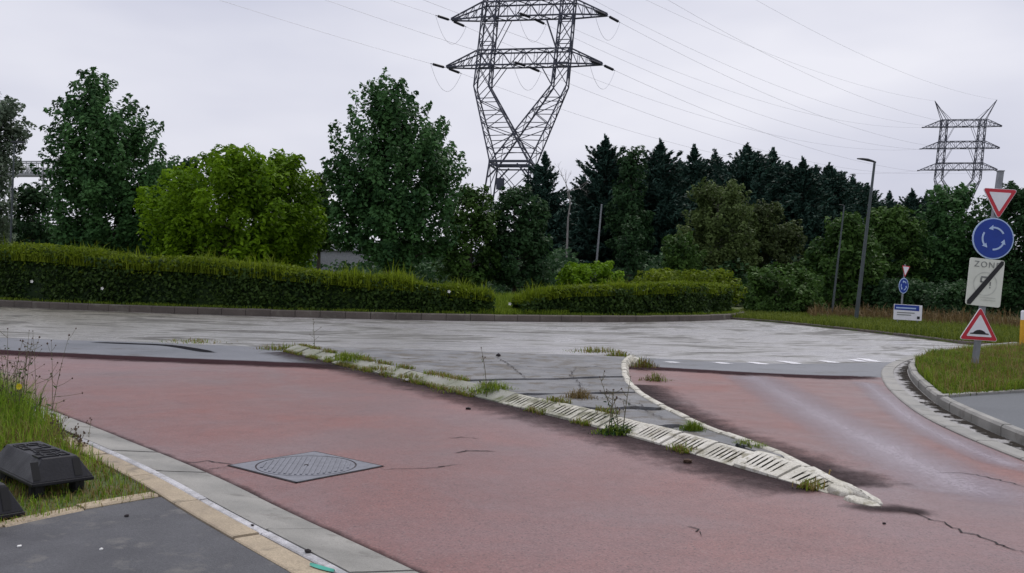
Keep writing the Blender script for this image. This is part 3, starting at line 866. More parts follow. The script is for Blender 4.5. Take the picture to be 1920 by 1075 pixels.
# ------------------------------------------------------------------ central island
ang = np.linspace(0, 2 * math.pi, 200, endpoint=False)
isl = np.c_[*isl_xy(ISL_R, ang)]
inner = np.c_[*isl_xy(ISL_R - 0.3, ang)]
# domed lawn
V, Fq = [], []
rings_ = 10
for r in range(rings_):
    t = r / (rings_ - 1)
    rad = (ISL_R - 0.3) * (1 - t) + 0.2 * t
    zc = 0.24 + 0.40 * math.sin(min(1, t * 1.25) * math.pi / 2)
    for a in ang[::2]:
        V.append((*isl_xy(rad, a), zc))
nA = len(ang[::2])
for r in range(rings_ - 1):
    for s in range(nA):
        Fq.append((r * nA + s, r * nA + (s + 1) % nA, (r + 1) * nA + (s + 1) % nA, (r + 1) * nA + s))
o = link("island_lawn", mesh_np("island_lawn", V, Fq, smooth=True), M["turf"]); o["kind"] = "structure"
def isl_z(x, y):
    dx_ = np.asarray(x) - ISL_C[0]
    d = np.hypot(np.where(dx_ < 0, dx_ / 1.36, dx_), y - ISL_C[1])
    t = np.clip((ISL_R - 0.3 - d) / (ISL_R - 0.5), 0, 1)
    return 0.24 + 0.40 * np.sin(np.minimum(1, t * 1.25) * math.pi / 2)
isl_kerb = tag(empty("kerb", (ISL_C[0], ISL_C[1] - ISL_R, 0)), kind="structure")
arc = np.radians(np.linspace(180 + 2, 360 + 12, 300))
arcL = np.c_[*isl_xy(ISL_R, arc)]
stones(isl_kerb, arcL, [(0.0, -0.03), (0.0, 0.24), (0.04, 0.28), (0.28, 0.28), (0.32, 0.26), (0.32, -0.03)], 1.0, [M["isl_kerb"]], 0.02, seed=31, jitter=0.006)

# far verge outside the ring, right
fv = smooth_line(g2([(1360, 598.5), (1440, 604), (1520, 612), (1640, 625), (1730, 636), (1800, 645), (1870, 652)]), 0.6)
fvp = list(fv) + [(40, 42), (90, 60), (90, 120), (20, 120), (15.2, 64)]
sheet("verge", fvp, 0.06, M["turf"], kind="structure", thick=0.1)
far_kerb = tag(empty("kerb", (*fv[0][:2], 0)), kind="structure")
stones(far_kerb, fv, [(0.0, -0.03), (0.0, 0.08), (0.02, 0.1), (0.14, 0.1), (0.15, -0.03)], 1.0, [M["isl_kerb"]], 0.02, seed=33, jitter=0.004)

# ------------------------------------------------------------------ hedges on the central island
def hedge(name, label, a0, a1, h_of_t, seed, inset=0.75, width=1.3, shoot=0.7, group=None):
    "clipped hedge along the island rim between two angles: woody core, leaf coat, tall shoots on top"
    rng = np.random.default_rng(seed)
    Rm = ISL_R - inset - width / 2
    am = math.radians((a0 + a1) / 2)
    root = tag(empty(name, (*isl_xy(Rm, am), 0.3)), label, "hedge", group)
    n = 60
    t = np.linspace(0, 1, n)
    a = np.radians(a0 + (a1 - a0) * t)
    h = np.array([h_of_t(x) for x in t])
    gz = isl_z(*isl_xy(ISL_R - inset, a)) - 0.05
    sec = [(0.12, 0.05), (0.2, 0.7), (0.3, 0.88), (0.7, 0.88), (0.8, 0.7), (0.88, 0.05)]
    V, F = [], []
    for i in range(n):
        for (sx, sz) in sec:
            Rr = ISL_R - inset - width * (1 - sx)
            V.append((*isl_xy(Rr, a[i]), gz[i] + h[i] * sz))
    k = len(sec)
    for i in range(n - 1):
        for j in range(k - 1):
            F.append((i * k + j, i * k + j + 1, (i + 1) * k + j + 1, (i + 1) * k + j))
    F.append(tuple(range(k))[:4]); 
    link("branches", mesh_np("branches", V, F[:-1]), M["lf_hedge"], root)
    length = ISL_R * math.radians(abs(a1 - a0))
    m = int(length * 900)
    tt = rng.uniform(0, 1, m)
    hh = np.interp(tt, t, h); g = np.interp(tt, t, gz)
    aa = np.radians(a0 + (a1 - a0) * tt)
    side = rng.uniform(0, 1, m)
    bulge = 0.12 * np.sin(tt * length * 1.1 + seed) + 0.08 * np.sin(tt * length * 2.7)
    sx = np.where(side < 0.62, 0.93 + rng.normal(0, 0.075, m) + bulge * 0.6, np.where(side < 0.9, rng.uniform(0.05, 0.95, m), 0.08))
    sz = np.where(side < 0.62, rng.uniform(0.02, 0.98, m), np.where(side < 0.9, 0.93 + rng.normal(0, 0.05, m), rng.uniform(0.1, 1, m)))
    Rr = ISL_R - inset - width * (1 - sx)
    C = np.c_[*isl_xy(Rr, aa), g + hh * sz * (1 + 0.015 * np.sin(tt * length * 0.9))]
    outw = np.c_[np.cos(aa), np.sin(aa), np.zeros(m)]
    Nn = outw * 0.7 + np.array([0, 0, 0.5]) + rng.normal(0, 0.6, (m, 3))
    leaf_object("foliage", C, Nn, rng.uniform(0.05, 0.11, m), 0.6, rng, rng.uniform(0, 1, m), M["lf_hedge"], root)
    m2 = int(length * 560)
    tt = rng.uniform(0, 1, m2)
    hh = np.interp(tt, t, h); g = np.interp(tt, t, gz)
    aa = np.radians(a0 + (a1 - a0) * tt)
    sx = rng.uniform(0.02, 1.06, m2)
    Rr = ISL_R - inset - width * (1 - sx)
    base = np.c_[*isl_xy(Rr, aa), g + hh * (0.84 + 0.015 * np.sin(tt * length * 0.9)) - 0.12 * (sx > 0.9)]
    sh = shoot * rng.uniform(0.45, 1.15, m2) * (0.8 + 0.35 * np.sin(tt * length * 0.7 + 1) * np.sin(tt * length * 1.9)) * np.where(rng.uniform(0, 1, m2) < 0.08, 1.6, 1)
    blades_object("shoots", base, np.maximum(sh, 0.12), 0.7, rng.uniform(0.012, 0.026, m2), rng, M["lf_shoot"], root)
    m3 = int(length * 420)
    tt = rng.uniform(0, 1, m3)
    hh = np.interp(tt, t, h); g = np.interp(tt, t, gz)
    aa = np.radians(a0 + (a1 - a0) * tt)
    front = rng.uniform(0, 1, m3) < 0.28
    sx = np.where(front, 0.97 + rng.normal(0, 0.05, m3), rng.uniform(0.0, 1.0, m3))
    sz = np.where(front, 1.0 - np.abs(rng.normal(0, 0.13, m3)), 1.0 + rng.uniform(-0.05, 0.16, m3)) + 0.05 * np.sin(tt * length * 1.3) * np.sin(tt * length * 0.47 + 2)
    C = np.c_[*isl_xy(ISL_R - inset - width * (1 - sx), aa), g + hh * sz * (0.97 + 0.015 * np.sin(tt * length * 0.9))]
    leaf_object("young_leaves", C, rng.normal(0, 0.6, (m3, 3)) + np.array([0, -0.2, 0.7]), rng.uniform(0.05, 0.11, m3), 0.5, rng, rng.uniform(0, 0.8, m3), M["lf_shoot"], root)
    return root
def ang_of(px, py):
    p = G(px, py)[:2] - ISL_C
    if p[0] < 0: p[0] /= 1.36
    return math.degrees(math.atan2(p[1], p[0]))
A0, A1 = ang_of(-260, 560) , ang_of(935, 603)
def hl(t):
    return np.interp(t, [0, 0.35, 0.6, 0.85, 1.0], [2.45, 2.2, 1.8, 1.25, 0.85])
if A0 > 0: A0 -= 360
if A1 > 0: A1 -= 360
hedge("hedge", "long dark clipped hedge with yellow-green shoots on top running from the left edge", A0, A1, hl, 1)
A2, A3 = ang_of(1000, 605), ang_of(1345, 600)
A2 = A2 - 360 if A2 > 0 else A2
hedge("hedge", "short low hedge right of the gap, ending near the island's right end", A2, A2 + 50, lambda t: np.interp(t, [0, 0.1, 0.3, 0.7, 1], [0.55, 1.1, 1.3, 1.5, 1.35]), 2, shoot=0.5)

# white bindweed flowers on the hedges, as small blossoms
def blossom(px, py, Y, r, mat, name, label, cat, group):
    c = W(px, py, Y)
    mb = MB()
    for k in range(5):
        t = 2 * math.pi * k / 5
        mb.add([c, c + r * np.array([math.cos(t - 0.5), -0.25, math.sin(t - 0.5)]), c + 1.25 * r * np.array([math.cos(t), -0.35, math.sin(t)]), c + r * np.array([math.cos(t + 0.5), -0.25, math.sin(t + 0.5)])], [(0, 1, 2, 3)])
    o = mb.build(name, mat, None, fix=False)
    tag(o, label, cat, group)
    return o
# grass along the island rim and in the hedge gap
rng = np.random.default_rng(40)
n = 26000
aa = np.radians(rng.uniform(205, 372, n)); rad = ISL_R - 0.32 - np.abs(rng.normal(0, 0.35, n))
base = np.c_[*isl_xy(rad, aa), np.zeros(n)]; base[:, 2] = isl_z(base[:, 0], base[:, 1]) - 0.02
keep = rng.uniform(0, 1, n) < (0.3 + 0.7 * (np.sin(aa * 40) * np.sin(aa * 23) > 0.1))
base = base[keep]
blades_object("rim_grass", base, rng.uniform(0.05, 0.22, len(base)), 0.6, 0.012, rng, M["grass"], None, kind="stuff")
tag(bpy.data.objects["rim_grass"], "thin grass growing behind the round island's kerb", "grass")
n = 30000
aa = np.radians(rng.uniform(A1 - 2, A2 + 6, n)); rad = ISL_R - 0.4 - rng.uniform(0, 12, n)
base = np.c_[*isl_xy(rad, aa), np.zeros(n)]; base[:, 2] = isl_z(base[:, 0], base[:, 1]) - 0.02
o = blades_object("gap_grass", base, rng.uniform(0.12, 0.35, n), 0.6, 0.016, rng, M["grass"], None, kind="stuff")
tag(o, "yellow-green grass in the gap between the two hedges", "grass")
n = 30000
aa = np.radians(rng.uniform(185, 360, n)); rad = ISL_R - 2.2 - rng.uniform(0, 10, n)
base = np.c_[*isl_xy(rad, aa), np.zeros(n)]; base[:, 2] = isl_z(base[:, 0], base[:, 1]) - 0.02
o = blades_object("island_grass", base, rng.uniform(0.25, 0.65, n), 0.5, 0.018, rng, M["grass"], None, kind="stuff")
tag(o, "tall rough grass on the round island behind the hedges", "grass")

# ------------------------------------------------------------------ grass on the near verges
rng = np.random.default_rng(50)
vl = np.array([list(p)[:2] for p in verge_pts])
vis = np.array([list(p) for p in g2([(-260, 700), (0, 738), (70, 785), (150, 826), (230, 880), (318, 930), (160, 958), (25, 988), (-300, 1060)], 0.12)])
def dens_pts(n, z):
    P = scatter(vis, n, rng, z)
    return P[in_poly(P, vl)]
P = dens_pts(24000, 0.06)
# shorter towards the kerb corner, longer at the back left
gl = G(0, 760, 0.12)[:2]
dist = np.hypot(P[:, 0] - gl[0], P[:, 1] - gl[1])
hgt = np.interp(dist, [0, 1.2, 2.6, 4.0], [0.46, 0.42, 0.20, 0.07]) * rng.uniform(0.5, 1.25, len(P))
dry = rng.uniform(0, 1, len(P)) < np.interp(dist, [0, 1.5, 2.6, 4], [0.06, 0.15, 0.42, 0.5])
o = blades_object("verge_grass", P[~dry], hgt[~dry], 0.8, rng.uniform(0.002, 0.0045, (~dry).sum()), rng, M["grass_lush"], None, kind="stuff")
tag(o, "green grass on the near left verge around the black blocks", "grass")
o = blades_object("dry_verge_grass", P[dry], hgt[dry] * 0.9, 1.0, rng.uniform(0.002, 0.0045, dry.sum()), rng, M["grass_dry"], None, kind="stuff")
tag(o, "straw-coloured dry grass near the corner of the left kerb", "grass")
vr = np.array([list(p)[:2] for p in verge_r])
vis_r = np.array([list(p) for p in g2([(1700, 690), (1740, 668), (1900, 650), (1960, 645), (2020, 735), (1755, 745)], VZ)])
P = scatter(vis_r, 40000, rng, VZ - 0.02)
P = P[in_poly(P, vr)]
o = blades_object("verge_grass", P, rng.uniform(0.06, 0.24, len(P)) * (0.7 + 0.5 * np.sin(P[:, 0] * 2.1) * np.sin(P[:, 1] * 1.3)) + 0.03, 0.8, rng.uniform(0.004, 0.009, len(P)), rng, M["grass"], None, kind="stuff")
tag(o, "bright green grass on the right verge round the sign post", "grass")
P2 = P[rng.uniform(0, 1, len(P)) < 0.10 + 0.16 * (np.sin(P[:, 0] * 1.3 + 1) * np.sin(P[:, 1] * 0.9) > 0.2)]
o = blades_object("dry_verge_grass", P2, rng.uniform(0.08, 0.34, len(P2)), 0.9, rng.uniform(0.003, 0.007, len(P2)), rng, M["grass_dry"], None, kind="stuff")
tag(o, "straw-coloured stalks mixed into the right verge", "grass")
fvv = list(fv) + [(21, 33), (24, 46), (16, 62)]
P = scatter(fvv, 38000, rng, 0.06)
o = blades_object("verge_grass", P, rng.uniform(0.1, 0.4, len(P)), 0.7, rng.uniform(0.010, 0.02, len(P)), rng, M["grass_far"], None, kind="stuff")
tag(o, "mown green grass strip along the far side of the ring road", "grass")
bk = [W(x, 600, y)[:2] for x, y in ((1520, 47), (1600, 47), (1760, 41), (1930, 38), (2000, 42), (1930, 46), (1600, 55), (1510, 54))]
P = scatter(bk, 9000, rng, 0.05)
P = P[rng.uniform(0, 1, len(P)) < 0.25 + 0.75 * (np.sin(P[:, 0] * 1.1 + 0.7 * P[:, 1]) * np.sin(P[:, 0] * 0.53 + 1) > -0.1)]
o = blades_object("brown_undergrowth", P, rng.uniform(0.2, 1.05, len(P)) * (0.75 + 0.5 * np.sin(P[:, 0] * 1.7) * np.sin(P[:, 1] * 2.3)), 0.9, rng.uniform(0.012, 0.03, len(P)), rng, M["bracken"], None, kind="stuff")
tag(o, "tall dried brown weeds behind the far grass strip", "undergrowth")

# ------------------------------------------------------------------ trees
tree("maple_tree", "dark green leafy tree with pointed crown above the left hedge", "tree", 58,
     [(470, 130, 250), (440, 95, 335), (400, 85, 345), (340, 78, 340), (300, 82, 322), (262, 92, 300), (230, 104, 272), (200, 122, 244), (175, 134, 226), (150, 150, 212), (134, 172, 196)],
     187, M["lf_maple"], 11, leaf=0.16, spire=0.8, up=0.75, cl=0.95, dens=1.1, hollow=0.4, base_z=0.5)
tree("broadleaf_tree", "bright yellow-green broad tree between the two dark maples", "tree", 54,
     [(500, 295, 590), (460, 280, 610), (420, 258, 618), (390, 260, 615), (360, 285, 608), (335, 315, 595), (312, 350, 580), (292, 440, 555), (278, 480, 530)],
     440, M["lf_bright"], 12, leaf=0.16, spire=0.35, up=0.6, cl=1.1, dens=1.15, hollow=0.45, base_z=0.9)
tree("maple_tree", "large dark green tree with spiky top left of the big pylon", "tree", 52,
     [(492, 660, 790), (470, 620, 855), (430, 612, 875), (380, 612, 880), (330, 603, 876), (300, 600, 868), (270, 625, 850), (240, 645, 825), (212, 660, 802), (185, 680, 790), (165, 705, 782), (148, 745, 778)],
     722, M["lf_maple"], 13, leaf=0.15, spire=0.9, up=0.85, cl=0.92, dens=1.1, hollow=0.4, base_z=1.0)
tree("willow_tree", "pale grey-green tree cut by the left edge of the photo", "tree", 66,
     [(450, -120, 22), (400, -130, 26), (340, -130, 28), (290, -120, 40), (240, -110, 50), (205, -90, 46), (172, -50, 25)],
     -40, M["lf_grey"], 14, leaf=0.16, spire=0.3, up=0.4, cl=0.85)
tree("shrub", "grey-green rounded shrub below the steel gantry at the left", "shrub", 72,
     [(470, 0, 125), (430, 10, 130), (390, 20, 120), (360, 28, 100), (342, 38, 80)], 70, M["lf_deep"], 15, leaf=0.2, cl=0.9)
tree("shrub", "dark shrub between the dark left tree and the bright tree", "shrub", 70,
     [(480, 235, 350), (430, 240, 400), (390, 270, 410), (345, 320, 400), (310, 340, 372), (295, 345, 362)], 320, M["lf_deep"], 16, leaf=0.2, cl=0.9)
tree("shrub", "green shrub behind the bright tree, left of the spiky dark tree", "shrub", 68,
     [(460, 560, 640), (420, 555, 640), (380, 560, 640), (345, 575, 630), (318, 585, 612)], 600, M["lf_mid"], 17, leaf=0.2, cl=0.8, dens=2.2)
tree("shrub", "light green bush beside the pylon's left foot", "shrub", 64,
     [(525, 815, 935), (480, 812, 940), (430, 820, 945), (390, 835, 940), (360, 850, 925), (345, 868, 905)], 880, M["lf_mid"], 18, leaf=0.18, cl=0.8)
tree("shrub", "dark bush directly below the big pylon", "shrub", 66,
     [(530, 890, 1035), (480, 895, 1045), (430, 905, 1040), (390, 915, 1030), (360, 930, 1010), (348, 945, 985)], 965, M["lf_deep"], 19, leaf=0.18, cl=0.8)
tree("broadleaf_tree", "tall mid green tree wedged between the first two tall firs", "tree", 104,
     [(520, 1140, 1225), (450, 1135, 1228), (400, 1140, 1225), (350, 1145, 1222), (310, 1155, 1215), (285, 1168, 1205), (274, 1178, 1192)], 1182, M["lf_deep"], 34, leaf=0.24, cl=1.1, spire=0.4)
tree("birch_tree", "pale olive tree in front of the dark firs", "tree", 80,
     [(520, 1270, 1420), (470, 1262, 1430), (420, 1280, 1425), (385, 1290, 1410), (360, 1300, 1395), (340, 1318, 1378)],
     1345, M["lf_olive"], 20, leaf=0.17, cl=0.9, spire=0.4, bark="bark_pale")
tree("shrub", "brownish olive tree right of the pale olive tree", "tree", 82,
     [(540, 1380, 1520), (490, 1385, 1520), (440, 1395, 1510), (410, 1400, 1480), (385, 1405, 1455), (372, 1412, 1440)],
     1440, M["lf_brown"], 21, leaf=0.18, cl=0.9, spire=0.4)
tree("shrub", "small bluish green sapling bush before the fir shadow", "shrub", 74,
     [(530, 1228, 1330), (490, 1230, 1325), (460, 1238, 1310), (435, 1250, 1295)], 1275, M["lf_mid"], 22, leaf=0.16, cl=0.7, spire=0.5)
tree("shrub", "slim dark green sapling right of the thin grey pole", "shrub", 76,
     [(520, 1150, 1215), (470, 1155, 1212), (430, 1162, 1205), (400, 1172, 1192)], 1180, M["lf_deep"], 23, leaf=0.15, cl=0.6, spire=0.6)
tree("shrub", "low yellow-green bush above the short hedge", "shrub", 62,
     [(545, 1040, 1180), (520, 1035, 1180), (500, 1060, 1160), (488, 1085, 1130)], 1110, M["lf_bright"], 24, leaf=0.13, cl=0.6)
tree("shrub", "wide low green thicket behind the short hedge's right half", "shrub", 64,
     [(560, 1170, 1400), (535, 1175, 1395), (515, 1200, 1370), (505, 1230, 1340)], 1280, M["lf_shoot"], 25, leaf=0.14, cl=0.7)
tree("shrub", "green bush hanging over the road beyond the island's right end", "shrub", 55,
     [(598, 1385, 1530), (570, 1375, 1545), (540, 1380, 1550), (515, 1400, 1540), (495, 1425, 1500)], 1455, M["lf_mid"], 26, leaf=0.14, cl=0.7)
tree("shrub", "green leafy tree between the two grey lamp posts", "tree", 62,
     [(590, 1500, 1650), (540, 1495, 1660), (490, 1500, 1660), (450, 1520, 1650), (420, 1540, 1625), (400, 1560, 1610)], 1575, M["lf_mid"], 27, leaf=0.17, cl=0.85)
tree("shrub", "tall green tree right behind the nearer lamp post", "tree", 70,
     [(590, 1600, 1730), (540, 1595, 1740), (480, 1600, 1745), (430, 1610, 1735), (400, 1630, 1710), (385, 1645, 1690)], 1665, M["lf_mid"], 28, leaf=0.18, cl=0.9)
tree("broadleaf_tree", "dark broad tree below the small distant pylon", "tree", 72,
     [(590, 1700, 1850), (520, 1695, 1860), (450, 1705, 1860), (400, 1720, 1850), (365, 1740, 1835), (345, 1752, 1825)], 1780, M["lf_maple"], 29, leaf=0.18, cl=0.9, spire=0.5)
tree("broadleaf_tree", "green tree behind the sign post at the right edge", "tree", 68,
     [(600, 1810, 2000), (520, 1815, 2010), (450, 1820, 2010), (400, 1835, 2000), (365, 1860, 1985), (342, 1880, 1965)], 1915, M["lf_deep"], 30, leaf=0.17, cl=0.9, spire=0.4)
tree("shrub", "low dark shrubs under the trees, behind the small sign", "shrub", 60,
     [(600, 1620, 1840), (575, 1615, 1850), (545, 1630, 1840), (525, 1660, 1800)], 1730, M["lf_deep"], 31, leaf=0.14, cl=0.7)

# firs: three built, the rest copied
firs = [fir_meshes(101, 16, 6.2, 520), fir_meshes(102, 16, 5.2, 460), fir_meshes(103, 16, 7.2, 580)]
fir_list = [  # apex px, apex py, Y, variant, label
    (1022, 287, 100, 1, "small slender fir just right of the big pylon"),
    (1135, 256, 112, 0, "tall dark fir, the leftmost of the fir row"),
    (1238, 264, 110, 0, "dark fir with pointed top right of the tall broadleaf tree"),
    (1302, 274, 118, 1, "slim fir right of the pointed one, above the pale olive tree"),
    (1340, 283, 122, 0, "dark fir directly behind the pale olive tree"),
    (1402, 271, 112, 2, "broad tall fir with double top in the middle of the row"),
    (1450, 280, 116, 1, "fir right of the broad double-topped one"),
    (1505, 297, 114, 0, "fir left of the lamp post with a sharp top"),
    (1555, 308, 118, 2, "broad fir behind the lamp post's left side"),
    (1600, 330, 122, 0, "lower fir right behind the street lamp head"),
    (1668, 360, 170, 1, "distant fir at the right end of the row"),
    (1710, 356, 175, 0, "distant fir left of the small pylon"),
    (1738, 366, 178, 2, "farthest low fir at the foot of the small pylon"),
    (1095, 330, 125, 1, "short fir behind the bare dead tree"),
    (1158, 300, 124, 2, "broad fir set back right of the leftmost tall fir"),
    (1212, 294, 124, 1, "narrow fir set back left of the pointed one"),
    (1322, 302, 128, 2, "broad low fir set back between slim and dark neighbours"),
    (1428, 294, 124, 0, "fir shoulder to shoulder right of the double-topped one"),
    (1530, 312, 124, 1, "narrow fir between the sharp-topped fir and the broad one"),
    (1578, 324, 126, 0, "fir whose tip ends just left of the lamp head"),
    (1626, 346, 130, 2, "low broad fir right of the street lamp pole"),
    (1275, 300, 126, 2, "fir standing back between two taller ones"),
    (1375, 305, 128, 1, "fir set back left of the broad double-topped one"),
    (1480, 305, 126, 2, "fir set back behind the lamp post's neighbours"),
]
rng = np.random.default_rng(60)
for px, py, Y, v, lab in fir_list:
    me_c, me_t, H, R_ = firs[v]
    top = W(px, py, Y)
    root = tag(empty("fir_tree", (top[0], Y, -0.05)), lab, "tree", "row of dark firs behind the roundabout")
    sc_ = (top[2] + 0.05) / (H * 1.02)
    ang_ = rng.uniform(0, 6.28)
    for nm, me in (("crown", me_c), ("trunk", me_t)):
        o = bpy.data.objects.new(nm, me); col.objects.link(o); o.parent = root
        o.scale = (sc_ * 1.0, sc_ * 1.0, sc_); o.rotation_euler = (0, 0, ang_)

# bare dead tree
def bare_tree(px, py, Y, seed, label):
    rng = np.random.default_rng(seed)
    top = W(px, py, Y); root = tag(empty("dead_tree", (top[0], Y, 0)), label, "tree")
    mb = MB()
    def grow(p, d, L, r, depth):
        e = p + d * L
        mb.tube([p, (p + e) / 2 + rng.normal(0, 0.03 * L, 3), e], [r, r * 0.8, r * 0.55], 5, caps=False)
        if depth == 0: return
        for k in range(3):
            nd = unit(d + rng.normal(0, 0.42, 3) + np.array([0, 0, 0.15]))
            grow(e if k else p + d * L * 0.7, nd, L * rng.uniform(0.45, 0.65), r * 0.5, depth - 1)
    H = top[2]
    mb.tube([(top[0], Y, -0.1), (top[0] + 0.1, Y, H * 0.6)], [0.16, 0.1], 6)
    grow(np.array([top[0] + 0.1, Y, H * 0.6]), np.array([0, 0, 1.0]), H * 0.2, 0.09, 4)
    mb.build("trunk", M["bark_pale"], root)
bare_tree(1066, 308, 96, 3, "leafless dead tree between the small fir and the fir row")

# the wood behind, seen only as a dark mass between the trunks
rng = np.random.default_rng(70)
n = 60000
xx = rng.uniform(-110, 150, n); yy = rng.uniform(132, 150, n)
top_ = 8.0 + 1.6 * np.sin(xx * 0.13) + 1.2 * np.sin(xx * 0.37 + 1)
zz = rng.uniform(0, 1, n) ** 0.8 * top_
C = np.c_[xx, yy, zz]
o = leaf_object("far_wood", C, rng.normal(0, 0.7, (n, 3)) + np.array([0, -0.3, 0.6]), rng.uniform(0.35, 0.7, n), 0.6, rng, rng.uniform(0, 1, n), M["lf_deep"], None)
tag(o, "dark distant woodland mass showing between the trunks", "woodland", kind="stuff")
# undergrowth between island and trees
n = 46000
xx = rng.uniform(-62, 45, n); yy = rng.uniform(74, 96, n)
zz = rng.uniform(0, 1, n) ** 0.7 * (3.2 + 1.0 * np.sin(xx * 0.5) + 0.8 * np.sin(xx * 1.3 + 2))
o = leaf_object("undergrowth", np.c_[xx, yy, zz], rng.normal(0, 0.6, (n, 3)) + np.array([0, -0.3, 0.7]), rng.uniform(0.14, 0.3, n), 0.6, rng, rng.uniform(0, 1, n), M["lf_deep"], None)
tag(o, "tangled dark green undergrowth at the foot of the trees", "undergrowth", kind="stuff")

# ------------------------------------------------------------------ power pylons and lines
LEAN = math.tan(math.radians(4.4))
def pylon(name, label, px, Y, arm_px, px_per_m_Y, phi, base_extra, group):
    "lattice tower: base legs, waist frame, forked body, two columns, three crossarms, two peaks"
    zl = W(px, arm_px, Y)[2]               # height of lowest arm
    x0 = W(px, arm_px, Y)[0]
    zf, zk, z1 = zl - 13.6, zl - 2.9, zl   # waist frame, knee, lowest arm
    xb = x0 - LEAN * zl
    root = tag(empty(name, (xb, Y, 0)), label, "pylon", group)
    cphi, sphi = math.cos(phi), math.sin(phi)
    def T(p):
        x, y, z = p
        return (xb + x * cphi + y * sphi + LEAN * z, Y - x * sphi + y * cphi, z)
    def lat(mb, a, b, c, d, n, w):
        "bracing between chord a-b and chord c-d"
        a, b, c, d = map(np.array, (a, b, c, d))
        for i in range(n):
            t0, t1 = i / n, (i + 1) / n
            p, q = a + (b - a) * t0, c + (d - c) * t0
            p1, q1 = a + (b - a) * t1, c + (d - c) * t1
            mb.bar(T(p), T(q1), w); mb.bar(T(q), T(p1), w)
            if i: mb.bar(T(p), T(q), w)
    CW, BW, CX = 1.05, 2.75, 5.45        # half column width, half waist width, column centre
    w1, w2 = 0.135, 0.07
    # legs
    for sx in (-1, 1):
        for sy in (-1, 1):
            mb = MB(); mb.bar(T((sx * (BW + 0.9), sy * (BW + 0.9), -0.3)), T((sx * BW, sy * BW, zf)), w1 * 1.2); mb.build("leg", M["steel"], root)
    mb = MB()
    for s in (-1, 1):
        b0, b1 = BW + 0.9, BW
        lat(mb, (-b0, s * b0, 0), (-b1, s * b1, zf), (b0, s * b0, 0), (b1, s * b1, zf), 3, w2)
        lat(mb, (s * b0, -b0, 0), (s * b1, -b1, zf), (s * b0, b0, 0), (s * b1, b1, zf), 3, w2)
    mb.build("leg_bracing", M["steel"], root)
    mb = MB()
    for s in (-1, 1):
        mb.bar(T((-BW, s * BW, zf)), T((BW, s * BW, zf)), w1 * 1.6); mb.bar(T((s * BW, -BW, zf)), T((s * BW, BW, zf)), w1 * 1.6)
        mb.bar(T((-BW, s * BW, zf - 0.5)), T((BW, s * BW, zf - 0.5)), w1); mb.bar(T((s * BW, -BW, zf - 0.5)), T((s * BW, BW, zf - 0.5)), w1)
        # arched knee braces below the frame
        mb.bar(T((-BW, s * BW, zf - 2.2)), T((-BW * 0.4, s * BW, zf - 0.3)), w1); mb.bar(T((BW, s * BW, zf - 2.2)), T((BW * 0.4, s * BW, zf - 0.3)), w1)
    mb.build("waist_frame", M["steel"], root)
    # fork arms: outer chords to the outer knees, inner chords crossing the centre line
    for sx in (-1, 1):
        mb = MB()
        for sy in (-1, 1):
            o0, o1 = (sx * BW, sy * BW, zf), (sx * (CX + CW), sy * CW, zk)
            i0, i1 = (-sx * 0.9 * BW, sy * BW, zf + 0.2), (sx * (CX - CW), sy * CW, zk)
            mb.bar(T(o0), T(o1), w1); mb.bar(T(i0), T(i1), w1)
            A, B = np.array(o0), np.array(o1); Cc, D = np.array(i0), np.array(i1)
            n = 6
            for i in range(n):
                t0, t1 = i / n, (i + 1) / n
                p, q = A + (B - A) * t0, Cc + (D - Cc) * t0
                p1, q1 = A + (B - A) * t1, Cc + (D - Cc) * t1
                if i >= 1:
                    if i % 2: mb.bar(T(p), T(q1), w2)
                    else: mb.bar(T(q), T(p1), w2)
                    mb.bar(T(p), T(q), w2)
        for (u0, u1) in (((sx * BW, zf), (sx * (CX + CW), zk)), ((-sx * 0.9 * BW, zf), (sx * (CX - CW), zk))):
            lat(mb, (u0[0], -BW, u0[1]), (u1[0], -CW, u1[1]), (u0[0], BW, u0[1]), (u1[0], CW, u1[1]), 5, w2 * 0.8)
        mb.build("fork", M["steel"], root)
        # column above the knee
        mb = MB(); zt = zl + 15.6
        for ux in (-1, 1):
            for sy in (-1, 1):
                mb.bar(T((sx * CX + ux * CW, sy * CW, zk)), T((sx * CX + ux * CW * 0.8, sy * CW, zt)), w1)
        for sy in (-1, 1):
            lat(mb, (sx * CX - CW, sy * CW, zk), (sx * CX - CW * 0.8, sy * CW, zt), (sx * CX + CW, sy * CW, zk), (sx * CX + CW * 0.8, sy * CW, zt), 6, w2)
        for ux in (-1, 1):
            lat(mb, (sx * CX + ux * CW, -CW, zk), (sx * CX + ux * CW * 0.8, -CW, zt), (sx * CX + ux * CW, CW, zk), (sx * CX + ux * CW * 0.8, CW, zt), 5, w2)
        # inner stays from beam to column
        for zb in (zl, zl + 6.7, zl + 13.4):
            for sy in (-1, 1):
                mb.bar(T((sx * (CX - CW), sy * CW, zb - 2.9 if zb == zl else zb - 4.4)), T((sx * (CX - CW - 1.9), sy * CW, zb)), w2)
        mb.build("column", M["steel"], root)
        # earth-wire peak
        mb = MB()
        tip = (sx * (CX + 3.4), 0, zt + 6.0)
        for ux in (-1, 1):
            for sy in (-1, 1):
                mb.bar(T((sx * CX + ux * CW * 0.8, sy * CW, zt)), T(tip), w1 * 0.8)
        mb.bar(T((sx * (CX - CW - 1.0), 0, zt)), T((sx * (CX + 1.2), 0, zt + 3.2)), w2)
        mb.build("earth_wire_peak", M["steel"], root)
    tips = {}
    AL = 11.0
